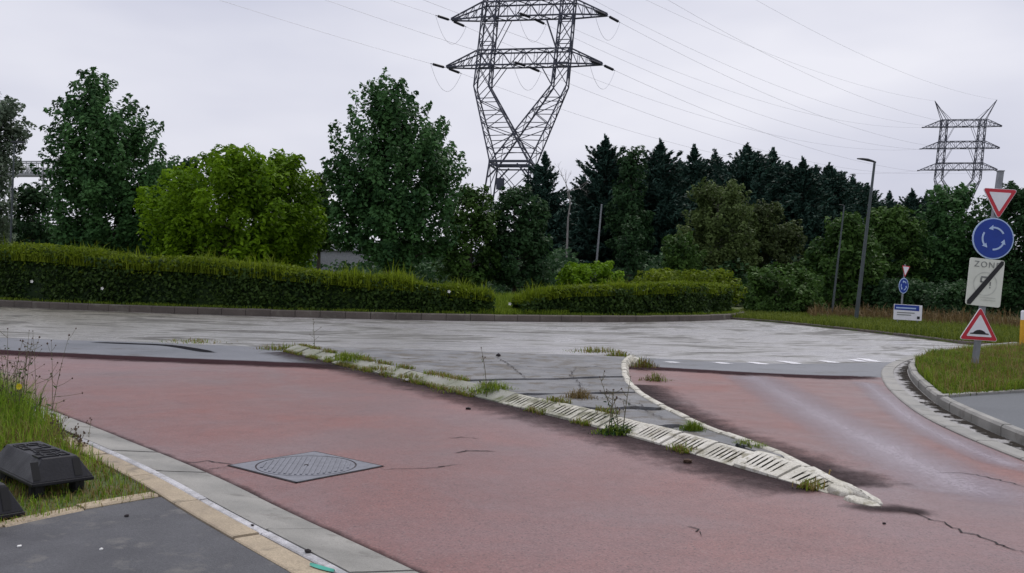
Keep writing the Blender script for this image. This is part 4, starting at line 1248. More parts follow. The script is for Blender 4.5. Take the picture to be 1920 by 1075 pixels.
    for k, zb in enumerate((zl, zl + 6.7, zl + 13.4)):
        mb = MB(); ht = 2.1
        cin = CX + CW
        for sy in (-1, 1):
            y_ = sy * CW
            mb.bar(T((-cin, y_, zb)), T((cin, y_, zb)), w1); mb.bar(T((-cin, y_, zb + ht)), T((cin, y_, zb + ht)), w1)
            n = 8
            for i in range(n):
                xa, xb_ = -cin + 2 * cin * i / n, -cin + 2 * cin * (i + 1) / n
                if i % 2: mb.bar(T((xa, y_, zb)), T((xb_, y_, zb + ht)), w2 * 1.1)
                else: mb.bar(T((xa, y_, zb + ht)), T((xb_, y_, zb)), w2 * 1.1)
                mb.bar(T((xa, y_, zb)), T((xa, y_, zb + ht)), w2 * 0.8)
            for sx in (-1, 1):
                tip = (sx * AL, sy * 0.25, zb)
                mb.bar(T((sx * cin, y_, zb)), T(tip), w1); mb.bar(T((sx * cin, y_, zb + ht)), T((sx * AL, sy * 0.25, zb + 0.15)), w1 * 0.9)
                for i in range(1, 4):
                    t = i / 4
                    pb = np.array((sx * cin, y_, zb)) * (1 - t) + np.array(tip) * t
                    pt = np.array((sx * cin, y_, zb + ht)) * (1 - t) + np.array((sx * AL, sy * 0.25, zb + 0.15)) * t
                    t2 = (i - 1) / 4
                    pt2 = np.array((sx * cin, y_, zb + ht)) * (1 - t2) + np.array((sx * AL, sy * 0.25, zb + 0.15)) * t2
                    mb.bar(T(pb), T(pt), w2 * 0.8); mb.bar(T(pb), T(pt2), w2 * 0.8)
        for zc in (zb, zb + ht):
            n = 8
            for i in range(n):
                xa, xb_ = -cin + 2 * cin * i / n, -cin + 2 * cin * (i + 1) / n
                s_ = 1 if i % 2 else -1
                mb.bar(T((xa, -s_ * CW, zc)), T((xb_, s_ * CW, zc)), w2)
        mb.build("crossarm", M["steel"], root)
        for side, xx_ in ((-1, -AL), (0, 0.6), (1, AL)):
            tips[(k, side)] = np.array(T((xx_, 0, zb - 0.05)))
    for sx in (-1, 1):
        tips[(3, sx)] = np.array(T((sx * (CX + 3.4), 0, zl + 15.6 + 6.0)))
    return root, tips
p1, tips1 = pylon("power_pylon", "large forked lattice power pylon rising behind the trees, its top cut off", 981, 126, 124, 0, math.radians(11), 0, "power pylons")
p2, tips2 = pylon("power_pylon", "small distant lattice power pylon with two horn-like peaks", 1797, 281, 319, 0, math.radians(13), 0, "power pylons")
# box on the big pylon
mb = MB(); c_ = W(938, 345, 124); mb.box(c_, (1.1, 0.9, 1.5)); mb.build("equipment_box", M["steel"], p1)

def sagline(a, b, sag, n=40):
    t = np.linspace(0, 1, n)[:, None]
    P = a * (1 - t) + b * t
    P[:, 2] -= 4 * sag * (t * (1 - t))[:, 0]
    return P
def string_and_wire(root1, tip, target, sag, name_label, r, root2=None, tip2=None):
    "insulator strings at the ends are parts of their pylon, the conductor is a thing of its own"
    L = np.linalg.norm(target - tip)
    P = sagline(tip, target, sag, 60)
    s = np.r_[0, np.cumsum(np.linalg.norm(np.diff(P, axis=0), axis=1))]
    def at(d): return np.array([np.interp(d, s, P[:, k]) for k in range(3)])
    def string(root, d0, d1):
        mb = MB(); a, b = at(d0), at(d1)
        mb.bar(a, b, 0.05, 6)
        for i in range(12):
            c0 = a + (b - a) * (0.12 + 0.06 * i); c1 = a + (b - a) * (0.155 + 0.06 * i)
            mb.bar(c0, c1, 0.19, 8)
        mb.build("insulator_string", M["insul"], root)
    d0, d1 = 0.0, s[-1]
    if root1 is not None: string(root1, 0.25, 3.0); d0 = 3.0
    if root2 is not None: string(root2, s[-1] - 0.25, s[-1] - 3.0); d1 = s[-1] - 3.0
    Q = np.array([at(d) for d in np.linspace(d0, d1, 50)])
    mb = MB(); mb.tube(Q, r, 4)
    o = mb.build("overhead_conductor", M["wire"], None, fix=False)
    tag(o, name_label, "power line", "overhead power lines")
    return at(d0)
side_nm = {-1: "left", 0: "middle", 1: "right"}
arm_nm = ["lower", "upper", "topmost"]
line_prev = np.array([-150.0, -160.0, 0.0])
ends_out, ends_in = {}, {}
for k in range(3):
    for sd in (-1, 0, 1):
        a, b = tips1[(k, sd)], tips2[(k, sd)]
        ends_out[(k, sd)] = string_and_wire(p1, a, b, 6.0, "thin cable from the big pylon's %s arm, %s end, to the distant pylon" % (arm_nm[k], side_nm[sd]), 0.020, p2, b)
        c = a + line_prev + np.array([0, 0, 30.0])
        ends_in[(k, sd)] = string_and_wire(p1, a, c, 7.0, "thin cable running up and left from the big pylon's %s arm, %s end" % (arm_nm[k], side_nm[sd]), 0.020)
        # jumper loop under the arm
        q0, q1 = ends_in[(k, sd)], ends_out[(k, sd)]
        mb = MB(); mb.tube(sagline(q0, q1, 3.2, 16), 0.026, 4); mb.build("jumper_loop", M["wire"], p1, fix=False)
for sd in (-1, 1):
    mb = MB(); mb.tube(sagline(tips1[(3, sd)], tips2[(3, sd)], 4.5, 50), 0.02, 4)
    tag(mb.build("earth_wire", M["wire"], None, fix=False), "topmost thin wire between the %s peaks of the two pylons" % ("left" if sd < 0 else "right"), "power line", "overhead power lines")

# ------------------------------------------------------------------ street lamps and poles
def lamp_post(name, label, base, top_px, head, r0, seed=0):
    b = np.array([base[0], base[1], 0.0]); t = W(top_px[0], top_px[1], base[1])
    root = tag(empty(name, b), label, "street lamp")
    mb = MB()
    mb.tube([b + np.array([0, 0, 0.0]), b + np.array([0, 0, 0.9]) + (t - b) * np.array([0.12, 0, 0]) , t], [r0, r0 * 0.95, r0 * 0.55], 10)
    mb.build("pole", M["lamp"], root, smooth=False)
    mb = MB(); mb.tube([b, b + np.array([0, 0, 0.06])], [r0 * 2.0, r0 * 1.6], 10); mb.build("base_plate", M["lamp"], root)
    if head:
        mb = MB()
        hx, hy = -0.92, 0.16
        # tapered luminaire reaching to the left
        sec = [(0.06, -0.02, 0.06, 0.05), (-0.1, 0.04, 0.07, 0.06), (-0.35, 0.10, 0.12, 0.075), (-0.65, 0.14, 0.13, 0.06), (-0.92, 0.15, 0.07, 0.03)]
        V, F = [], []
        for (x, z, w, h) in sec:
            for q in range(8):
                a = 2 * math.pi * q / 8
                V.append((t[0] + x * head, t[1] + w * math.cos(a) * head, t[2] + (z + h * math.sin(a)) * head))
        for i in range(len(sec) - 1):
            for q in range(8): F.append((i * 8 + q, i * 8 + (q + 1) % 8, (i + 1) * 8 + (q + 1) % 8, (i + 1) * 8 + q))
        F += [tuple(range(8)), tuple(range((len(sec) - 1) * 8, len(sec) * 8))]
        mb.add(V, F); mb.build("lamp_head", M["lamp_head"], root, smooth=True)
    mb = MB(); mb.box((b[0] + 0.03, b[1] - r0, 0.9), (r0 * 0.9, 0.02, 0.4)); mb.build("service_door", M["lamp"], root)
    return root
g_ = G(1604, 607); lamp_post("street_lamp", "tall grey street lamp with a dark head behind the ring road", g_, (1640, 304), 0.95, 0.105)
g_ = W(1559, 600, 52); lamp_post("street_lamp", "shorter plain grey lamp post left of the tall lamp", (g_[0], 52), (1583, 386), 0.35, 0.07)
b_ = W(1117, 500, 70); root = tag(empty("utility_pole", (b_[0], 70, 0)), "thin grey pole standing before the dark firs", "pole")
mb = MB(); t_ = W(1128, 385, 70); mb.tube([(b_[0] - 0.15, 70, -0.1), (t_[0], 70, t_[2])], [0.1, 0.055], 8); mb.build("shaft", M["post"], root)
mb = MB(); mb.tube([(t_[0], 70, t_[2]), (t_[0], 70, t_[2] + 0.08)], [0.07, 0.05], 8); mb.build("cap", M["post"], root)
g_ = W(18, 470, 64); lamp_post("street_lamp", "dark lamp post before the pale tree at the left edge", (g_[0], 64), (27, 268), 0.0, 0.09)
lp = bpy.data.objects
mb = MB(); t_ = W(27, 267, 64); mb.box((t_[0] + 0.25, 64, t_[2] + 0.02), (0.9, 0.3, 0.1)); mb.build("lamp_head", M["lamp_head"], [o for o in col.objects if o.get("label", "").startswith("dark lamp post")][0])

# steel gantry far left
root = tag(empty("steel_gantry", (*W(55, 470, 110)[:2], 0)), "grey steel gantry bridge showing between the left trees", "gantry")
a_, b_ = W(0, 303, 110), W(118, 303, 110); c_, d_ = W(0, 328, 110), W(118, 328, 110)
mb = MB()
for yo in (0, 1.6):
    o_ = np.array([0, yo, 0])
    mb.bar(a_ + o_, b_ + o_, 0.09); mb.bar(c_ + o_, d_ + o_, 0.13); m0, m1 = (a_ + c_) / 2, (b_ + d_) / 2
    mb.bar(m0 + o_, m1 + o_, 0.08); mb.bar(m0 * 0.4 + c_ * 0.6 + o_, m1 * 0.4 + d_ * 0.6 + o_, 0.1)
    for i in range(13):
        p, q = a_ + (b_ - a_) * i / 12, c_ + (d_ - c_) * i / 12
        mb.bar(p + o_, q + o_, 0.05)
        if i < 12: mb.bar(c_ + (d_ - c_) * i / 12 + o_, (m0 + (m1 - m0) * (i + 1) / 12) + o_, 0.05)
mb.build("walkway_truss", M["wallgrey"], root)
for x in (20, 82):
    mb = MB(); p = W(x, 328, 110.8); mb.bar((p[0], 110.8, 0), p, 0.16); mb.build("support_leg", M["wallgrey"], root)
# white shed roof behind the trees
c_ = W(600, 470, 90); root = tag(empty("white_shed", (c_[0], 92, 0)), "low white-roofed shed glimpsed between bright and dark trees", "shed")
a_, b_ = W(545, 452, 90), W(690, 452, 90)
mb = MB(); mb.box(((a_[0] + b_[0]) / 2, 92, a_[2] / 2 - 0.2), (b_[0] - a_[0], 4, a_[2] - 0.4)); mb.build("wall", M["wallgrey"], root)
mb = MB(); zr = a_[2] - 0.35
mb.add([(a_[0] - 0.2, 89.7, zr), (b_[0] + 0.2, 89.7, zr), (b_[0] + 0.2, 94.5, zr + 0.75), (a_[0] - 0.2, 94.5, zr + 0.75), (a_[0] - 0.2, 89.7, zr - 0.5), (b_[0] + 0.2, 89.7, zr - 0.5), (b_[0] + 0.2, 94.5, zr + 0.6), (a_[0] - 0.2, 94.5, zr + 0.6)],
       [(0, 1, 2, 3), (7, 6, 5, 4), (0, 4, 5, 1), (1, 5, 6, 2), (2, 6, 7, 3), (3, 7, 4, 0)]); mb.build("roof", M["roofwhite"], root)
# grey bench-like block in the gap
c_ = W(1012, 535, 47); root = tag(empty("stone_block", (c_[0], 47, isl_z(c_[0], 47))), "small grey stone lying in the grass at the hedge gap", "stone")
mb = MB(); zc = float(isl_z(c_[0], 47))
rng = np.random.default_rng(8)
bm = bmesh.new(); bmesh.ops.create_icosphere(bm, subdivisions=2, radius=0.42)
for v in bm.verts: v.co = Vector((v.co.x * 1.3, v.co.y * 0.8, v.co.z * 0.75)) * (1 + rng.normal(0, 0.06)) + Vector((c_[0], 47, zc + 0.2))
me = bpy.data.meshes.new("stone"); bm.to_mesh(me); bm.free(); link("boulder", me, M["wallgrey"], root)

# ------------------------------------------------------------------ traffic signs
def plate(outline, cpos, Y, th, roll, mat, name, parent, dy=0.0):
    "flat plate facing the viewer's side (-Y) at distance Y; outline in metres around cpos"
    cr, sr = math.cos(roll), math.sin(roll)
    def f(p, y): return (cpos[0] + p[0] * cr + p[1] * sr, y, cpos[2] - p[0] * sr + p[1] * cr)
    mb = MB(); mb.prism(outline, lambda p: f(p, Y + dy), lambda p: f(p, Y + dy + th))
    return mb.build(name, mat, parent)
def rtri(s, r, up):
    "rounded triangle of side s"
    h = s * math.sqrt(3) / 2
    P = [(-s / 2, -h / 3), (s / 2, -h / 3), (0, 2 * h / 3)]
    out = []
    for i, (x, y) in enumerate(P):
        k = (s / math.sqrt(3) - 2 * r) / (s / math.sqrt(3))
        cx_, cy_ = x * k, y * k
        a0 = math.atan2(y, x)
        for j in range(-3, 4):
            a = a0 + j * math.pi / 9
            out.append((cx_ + r * math.cos(a), cy_ + r * math.sin(a)))
    return out if up else [(x, -y) for x, y in out][::-1]
def rrect(w, h, r):
    out = []
    for cx_, cy_, a0 in ((w / 2 - r, h / 2 - r, 0), (-w / 2 + r, h / 2 - r, 90), (-w / 2 + r, -h / 2 + r, 180), (w / 2 - r, -h / 2 + r, 270)):
        for j in range(6):
            a = math.radians(a0 + j * 18); out.append((cx_ + r * math.cos(a), cy_ + r * math.sin(a)))
    return out
def disc(r, n=40): return [(r * math.cos(2 * math.pi * i / n), r * math.sin(2 * math.pi * i / n)) for i in range(n)]
def roundabout_arrow(r, a0, a1, w):
    "curved arrow, head at a1, anticlockwise"
    out, inn = [], []
    ah = a1 - 0.42
    for i in range(13):
        a = a0 + (ah - a0) * i / 12
        out.append(((r + w / 2) * math.cos(a), (r + w / 2) * math.sin(a))); inn.append(((r - w / 2) * math.cos(a), (r - w / 2) * math.sin(a)))
    hd = [((r + w * 1.5) * math.cos(ah), (r + w * 1.5) * math.sin(ah)), (r * math.cos(a1), r * math.sin(a1)), ((r - w * 1.5) * math.cos(ah), (r - w * 1.5) * math.sin(ah))]
    return out + hd + inn[::-1]

SY = 18.7
sb = W(1826, 686, SY); st = W(1876, 322, SY)
sgn = tag(empty("traffic_sign", (sb[0], SY, 0.13)), "leaning grey post with four traffic signs on the right verge", "traffic sign")
mb = MB(); ax = unit(st - sb)
pw = 0.05
def pole_box(a, b, w, name, mat):
    mb = MB(); mb.bar(a, b, w * 1.414, 4); return mb.build(name, mat, sgn)
pole_box(sb - np.array([0, 0, 0.12]), st, pw, "post", M["post"])
mb = MB(); mb.box(st + np.array([0, 0, 0.01]), (0.12, 0.12, 0.02)); mb.build("post_cap", M["post"], sgn)
ROLLP = math.radians(2.2)
fy = SY - 0.09
def bracket(c):
    mb = MB(); mb.box((c[0], SY - 0.055, c[2]), (0.14, 0.06, 0.04)); mb.build("bracket", M["post"], sgn)
# give way
c = W(1870, 374, SY); s = 0.72
pr = plate(rtri(s, 0.035, False), c, fy, 0.02, ROLLP, M["s_white"], "give_way_plate", sgn)
plate(rtri(s - 0.03, 0.03, False), c, fy, 0.004, ROLLP, M["s_red"], "red_border", pr, -0.006)
plate(rtri(s - 0.26, 0.012, False), c, fy, 0.004, ROLLP, M["s_white"], "white_field", pr, -0.012)
bracket(c)
# roundabout disc
c = W(1858, 448, SY); r = 0.425
pr = plate(disc(r), c, fy, 0.02, 0, M["s_pale"], "roundabout_plate", sgn)
plate(disc(r - 0.025), c, fy, 0.004, 0, M["s_blue"], "blue_field", pr, -0.006)
for k in range(3):
    a = math.radians(55 + 120 * k - 10)
    plate(roundabout_arrow(0.225, a - 0.32, a + 1.25, 0.036), c, fy, 0.004, 0, M["s_pale"], "arrow", pr, -0.012)
bracket(c)
# end of zone panel
c = W(1843, 530, SY); w_, h_ = 0.715, 0.97; rl = math.radians(4.5)
pr = plate(rrect(w_, h_, 0.05), c, fy, 0.02, rl, M["s_zone"], "zone_plate", sgn)
def zp(x, y): return (c[0] + x * math.cos(rl) + y * math.sin(rl), c[2] - x * math.sin(rl) + y * math.cos(rl))
plate([(-0.33, -0.47), (-0.26, -0.475), (0.335, 0.40), (0.33, 0.465), (0.28, 0.47), (-0.335, -0.40)], c, fy, 0.004, rl, M["s_black"], "end_bar", pr, -0.014)
# faded ring and pictogram
def ring_outline(r0, r1, n=36):
    mb = MB(); V = []
    for rr_ in (r0, r1):
        for i in range(n):
            a = 2 * math.pi * i / n; q = zp(rr_ * math.cos(a), -0.03 + rr_ * math.sin(a)); V.append((q[0], fy - 0.004, q[1]))
    mb.add(V, [(i, (i + 1) % n, n + (i + 1) % n, n + i) for i in range(n)])
    return mb
ring_outline(0.225, 0.25).build("faded_ring", M["s_faint"], pr, fix=False)
def zrect(x0, y0, x1, y1, mat, nm):
    P = [zp(x0, y0), zp(x1, y0), zp(x1, y1), zp(x0, y1)]
    mb = MB(); mb.add([(q[0], fy - 0.007, q[1]) for q in P], [(0, 1, 2, 3)]); mb.build(nm, mat, pr, fix=False)
for x0, y0, x1, y1 in ((-0.10, 0.09, 0.07, 0.125), (-0.11, 0.0, -0.075, 0.09), (0.05, 0.03, 0.08, 0.09), (-0.10, -0.005, 0.03, 0.02), (0.09, -0.06, 0.115, 0.02), (0.09, -0.11, 0.115, -0.08)):
    zrect(x0, y0, x1, y1, M["s_grey"], "pictogram_stroke")
for y in (-0.315, -0.365):
    zrect(-0.06 if y < -0.33 else -0.08, y, 0.24, y + 0.018, M["s_faint"], "faded_line")
tx = bpy.data.curves.new("zone_lettering", 'FONT'); tx.body = "ZONE"; tx.size = 0.17; tx.align_x = 'CENTER'; tx.space_character = 1.25; tx.extrude = 0.001
to = bpy.data.objects.new("lettering", tx); col.objects.link(to); tx.materials.append(M["s_grey"])
bpy.context.view_layer.update()
me_l = bpy.data.meshes.new_from_object(to.evaluated_get(bpy.context.evaluated_depsgraph_get()))
bpy.data.objects.remove(to); to = bpy.data.objects.new("lettering", me_l); col.objects.link(to)
q = zp(0.0, 0.31); to.matrix_world = Matrix.Translation((q[0], fy - 0.008, q[1])) @ Matrix.Rotation(math.radians(90), 4, 'X') @ Matrix.Rotation(-rl, 4, 'Z')
to.parent = pr
bracket(c)
# speed hump triangle
c = W(1832, 617, SY); s = 0.80
pr = plate(rtri(s, 0.035, True), c, fy, 0.02, ROLLP, M["s_white"], "hump_plate", sgn)
plate(rtri(s - 0.03, 0.03, True), c, fy, 0.004, ROLLP, M["s_red"], "red_border", pr, -0.006)
plate(rtri(s - 0.27, 0.015, True), c, fy, 0.004, ROLLP, M["s_white"], "white_field", pr, -0.012)
hump = [(-0.19, -0.105), (0.19, -0.105), (0.19, -0.085), (0.13, -0.075), (0.10, -0.045), (0.05, -0.02), (0.0, -0.012), (-0.05, -0.02), (-0.10, -0.045), (-0.13, -0.075), (-0.19, -0.085)]
plate(hump, c, fy, 0.004, ROLLP, M["s_black"], "hump_symbol", pr, -0.018)
bracket(c)

# far sign post
FY = 43.0
fb = G(1686, 613); f_t = W(1697, 496, FY)
fs = tag(empty("traffic_sign", (fb[0], FY, 0.05)), "small distant post with give-way triangle and blue disc behind the ring road", "traffic sign")
b0 = W(1687, 612, FY); b0[2] = 0.0
mb = MB(); mb.bar(b0, f_t, 0.045, 8); mb.build("post", M["post"], fs)
c = W(1697, 506, FY); s = 0.62
sk = lambda L: [(x * 0.62, y) for x, y in L]
pr = plate(sk(rtri(s, 0.03, False)), c, FY - 0.08, 0.02, 0.1, M["s_red"], "give_way_plate", fs)
plate(sk(rtri(s - 0.14, 0.02, False)), c, FY - 0.08, 0.004, 0.1, M["s_white"], "white_field", pr, -0.008)
c = W(1693, 536, FY)
pr = plate([(x * 0.62, y) for x, y in disc(0.37)], c, FY - 0.08, 0.02, 0.05, M["s_pale"], "roundabout_plate", fs)
plate([(x * 0.62, y) for x, y in disc(0.33)], c, FY - 0.08, 0.004, 0.05, M["s_blue"], "blue_field", pr, -0.008)
for k in range(3):
    a = math.radians(55 + 120 * k)
    plate([(x * 0.62, y) for x, y in roundabout_arrow(0.2, a - 0.32, a + 1.2, 0.05)], c, FY - 0.08, 0.004, 0.05, M["s_pale"], "arrow", pr, -0.016)
# information board beside it
BY = 41.0
c = W(1702, 586, BY)
bd = tag(empty("information_board", (c[0], BY, 0.05)), "low white board with a blue top band below the small distant signs", "sign board")
for sx in (-0.45, 0.45):
    mb = MB(); mb.box((c[0] + sx, BY + 0.03, c[2] / 2), (0.06, 0.05, c[2])); mb.build("leg", M["post"], bd)
pr = plate(rrect(1.28, 0.70, 0.03), c, BY - 0.02, 0.03, 0.03, M["s_white"], "board", bd)
plate([(-0.62, 0.10), (0.50, 0.08), (0.50, 0.32), (-0.62, 0.33)], c, BY - 0.02, 0.004, 0.03, M["s_blue"], "blue_band", pr, -0.008)
for (x0, y0, x1, y1) in ((-0.55, 0.16, 0.35, 0.22), (-0.5, -0.04, 0.3, 0.0), (-0.5, -0.14, 0.15, -0.1), (0.42, -0.28, 0.54, -0.16)):
    plate([(x0, y0), (x1, y0), (x1, y1), (x0, y1)], c, BY - 0.02, 0.004, 0.03, M["s_pale"] if y0 > 0.1 else (M["s_black"] if x0 > 0.4 else M["s_grey"]), "printed_line", pr, -0.014)
# yellow marker post at right edge
c = G(1916, 632, 0.06); c = W(1917, 625, 27)
yp = tag(empty("marker_post", (c[0], 27, 0.06)), "yellow marker post with white top at the right edge", "post")
z1_, z2_, z3_ = W(1917, 600, 27)[2], W(1917, 582, 27)[2], 0.05
mb = MB(); mb.tube([(c[0], 27, z3_), (c[0], 27, z1_)], [0.075, 0.07], 10); mb.build("body", M["yellow"], yp)
mb = MB(); mb.tube([(c[0], 27, z1_), (c[0], 27, z2_ - 0.04), (c[0], 27, z2_)], [0.06, 0.06, 0.03], 10); mb.build("top", M["s_white"], yp)

# ------------------------------------------------------------------ manhole cover
mh = tag(empty("manhole_cover", (*G(572, 878)[:2], 0)), "square iron manhole frame with round ribbed lid in the red road", "manhole cover")
corners = [G(432, 874)[:2], G(572, 908)[:2], G(712, 879)[:2], G(580, 849)[:2]]
cm = sum(corners) / 4
e1 = corners[1] - corners[0]; side = (np.linalg.norm(e1) + np.linalg.norm(corners[2] - corners[1])) / 2
u1 = unit(corners[1] - corners[0] + corners[2] - corners[3]); u2 = np.array([-u1[1], u1[0]])
def mp(a, b, z): p = cm + u1 * a + u2 * b; return (p[0], p[1], z)
hs = np.linalg.norm(corners[2] - corners[0]) / 2 / math.sqrt(2)
R_l = hs * 0.93
mb = MB()
nseg = 64
outer = []
for i in range(nseg):
    a = 2 * math.pi * i / nseg; k = 1 / max(abs(math.cos(a)), abs(math.sin(a))); outer.append((hs * math.cos(a) * k, hs * math.sin(a) * k))
Vf = [mp(x, y, 0.016) for x, y in outer] + [mp(R_l * 1.02 * math.cos(2 * math.pi * i / nseg), R_l * 1.02 * math.sin(2 * math.pi * i / nseg), 0.016) for i in range(nseg)] + [mp(x, y, 0.0) for x, y in outer]
mb.add(Vf, [(i, (i + 1) % nseg, nseg + (i + 1) % nseg, nseg + i) for i in range(nseg)] + [(i, 2 * nseg + i, 2 * nseg + (i + 1) % nseg, (i + 1) % nseg) for i in range(nseg)])
mb.build("frame", M["iron"], mh, fix=False)
mb = MB(); mb.prism([(R_l * 1.03 * math.cos(2 * math.pi * i / nseg), R_l * 1.03 * math.sin(2 * math.pi * i / nseg)) for i in range(nseg)], lambda p: mp(p[0], p[1], 0.011), lambda p: mp(p[0], p[1], -0.01)); mb.build("joint", M["iron_dark"], mh)
mb = MB(); mb.prism([(R_l * 0.985 * math.cos(2 * math.pi * i / nseg), R_l * 0.985 * math.sin(2 * math.pi * i / nseg)) for i in range(nseg)], lambda p: mp(p[0], p[1], 0.0155), lambda p: mp(p[0], p[1], 0.0))
lid = mb.build("lid", M["iron"], mh)
mb = MB()
nr = 17
c45 = math.sqrt(0.5)
dv_ = (u1 + u2) * c45; flip = -1 if abs(dv_[1]) < 0.7 else 1      # ribs run roughly away from the viewer
def mq(a, b, z): return mp((a - flip * b) * c45, (flip * a + b) * c45, z)
for i in range(nr):
    b = (-0.86 + 1.72 * i / (nr - 1)) * R_l
    half = math.sqrt(max(0, (0.90 * R_l) ** 2 - b * b))
    P = [mq(-half, b - 0.009, 0.0155), mq(half, b - 0.009, 0.0155), mq(half, b + 0.009, 0.0155), mq(-half, b + 0.009, 0.0155)]
    mb.add(P + [(p[0], p[1], 0.022) for p in P], [(4, 5, 6, 7), (0, 1, 5, 4), (1, 2, 6, 5), (2, 3, 7, 6), (3, 0, 4, 7)])
mb.build("ribs", M["iron"], lid, fix=False)
mb = MB(); mb.prism(disc(0.018, 10), lambda p: mp(p[0], p[1], 0.0225), lambda p: mp(p[0], p[1], 0.016)); mb.build("lifting_hole", M["crack"], lid)
mb = MB()
for i in range(4):
    p, q = np.array(outer[(i * 16 + 8) % 64]) * 1.0, np.array(outer[(i * 16 + 24) % 64]) * 1.0
    w = 0.022
    d = (q - p) / np.linalg.norm(q - p); nn = np.array([d[1], -d[0]])
    if np.dot(nn, (p + q) / 2) < 0: nn = -nn
    p = p - d * w; q = q + d * w
    mb.add([mp(*(p), 0.0135), mp(*(q), 0.0135), mp(*(q + nn * w), 0.0135), mp(*(p + nn * w), 0.0135)], [(0, 1, 2, 3)])
mb.build("seam", M["crack"], mh, fix=False)

# ------------------------------------------------------------------ black ballast blocks
def ballast(label, origin, xdir, tilt, W_=0.80, D_=0.42, H_=0.115, zb=0.2, supports=True):
    "sloping-sided recycled plastic sign foot with sockets in the top and slots in the ends"
    root = tag(empty("ballast_block", (origin[0], origin[1], 0.06)), label, "ballast block", "black sign ballast blocks")
    xd = np.array([xdir[0], xdir[1], 0.0]); xd = unit(xd); yd = np.array([-xd[1], xd[0], 0.0])
    def P(x, y, z): return np.array([origin[0], origin[1], zb]) + xd * x + yd * y + np.array([0, 0, z + tilt * x])
    def frust(mb, x0, x1, y0, y1, z0, ins, z1, mi=0):
        v = [P(x0, y0, z0), P(x1, y0, z0), P(x1, y1, z0), P(x0, y1, z0), P(x0 + ins, y0 + ins, z1), P(x1 - ins, y0 + ins, z1), P(x1 - ins, y1 - ins, z1), P(x0 + ins, y1 - ins, z1)]
        mb.add(v, [(3, 2, 1, 0), (4, 5, 6, 7), (0, 1, 5, 4), (1, 2, 6, 5), (2, 3, 7, 6), (3, 0, 4, 7)], mi)
    mb = MB(); frust(mb, 0, W_, 0, D_, 0, 0.0, 0.025); frust(mb, 0.004, W_ - 0.004, 0.004, D_ - 0.004, 0.025, 0.085, H_)
    body = mb.build("body", M["rubber"], root)
    bev = body.modifiers.new("bevel", 'BEVEL'); bev.width = 0.006; bev.segments = 2; bev.limit_method = 'ANGLE'
    # raised rim ledge and sockets on the top
    t0 = 0.10
    for (x, y, w, d) in [(0.13, 0.13, 0.10, 0.04), (0.13, 0.20, 0.06, 0.06), (0.22, 0.20, 0.06, 0.06), (0.13, 0.28, 0.10, 0.04), (0.31, 0.13, 0.05, 0.14), (0.39, 0.20, 0.06, 0.06),
                         (0.48, 0.13, 0.10, 0.035), (0.48, 0.26, 0.10, 0.035), (0.62, 0.15, 0.06, 0.06), (0.62, 0.24, 0.06, 0.06)]:
        mb = MB()
        # socket: collar with dark floor
        cw = 0.008
        for (xx0, yy0, xx1, yy1) in ((x - cw, y - cw, x + w + cw, y), (x - cw, y + d, x + w + cw, y + d + cw), (x - cw, y, x, y + d), (x + w, y, x + w + cw, y + d)):
            v = [P(a, b, zz_) for zz_ in (H_ - 0.004, H_ + 0.008) for a, b in ((xx0, yy0), (xx1, yy0), (xx1, yy1), (xx0, yy1))]
            mb.add(v, [(4, 5, 6, 7), (0, 1, 5, 4), (1, 2, 6, 5), (2, 3, 7, 6), (3, 0, 4, 7)])
        mb.add([P(x, y, H_ + 0.002), P(x + w, y, H_ + 0.002), P(x + w, y + d, H_ + 0.002), P(x, y + d, H_ + 0.002)], [(0, 1, 2, 3)], 1)
        mb.build("socket", [M["rubber"], M["rubber_hole"]], root)
    # slots in the sloping sides
    def side_pt(face, s, t):
        z = 0.03 + (H_ - 0.035) * t; ins = 0.085 * (z - 0.025) / (H_ - 0.025) + 0.004 - 0.004
        if face == 0: return P(s, ins, z)
        if face == 2: return P(ins, s, z)
        return P(W_ - ins, s, z)
    for face, ss in ((0, (0.14, 0.40, 0.64)), (1, (0.09, 0.28)), (2, (0.075, 0.345))):
        for s in ss:
            mb = MB(); w = 0.05
            mb.add([side_pt(face, s, 0.1), side_pt(face, s + w, 0.1), side_pt(face, s + w, 0.92), side_pt(face, s, 0.92)], [(0, 1, 2, 3)])
            mb.build("slot", M["rubber_hole"], root, fix=False)
    if supports:
        for (x, y) in ((0.1, 0.08), (0.7, 0.08), (0.1, 0.34), (0.7, 0.34)):
            mb = MB(); a = P(x, y, 0.002); mb.bar((a[0], a[1], 0.05), a, 0.05, 10); mb.build("foot", M["rubber"], root)
    return root
c_ = G(177, 901, 0.15)[:2]; a_ = G(60, 917, 0.15)[:2]; dv = unit(a_ - c_); xl = np.array([dv[1], -dv[0]])
if xl[1] < 0: xl = -xl
ballast("black plastic ballast block lying level on the grass by the footway corner", c_, xl, 0.0, W_=0.88, D_=float(np.linalg.norm(a_ - c_)), H_=0.17, zb=0.155)
c2 = G(48, 968, 0.08)[:2]
ballast("tilted black ballast block cut by the left edge, below the other", c2, unit(xl + np.array([-0.12, 0.0])), 0.05, W_=0.84, D_=0.46, H_=0.19, zb=0.085, supports=False)

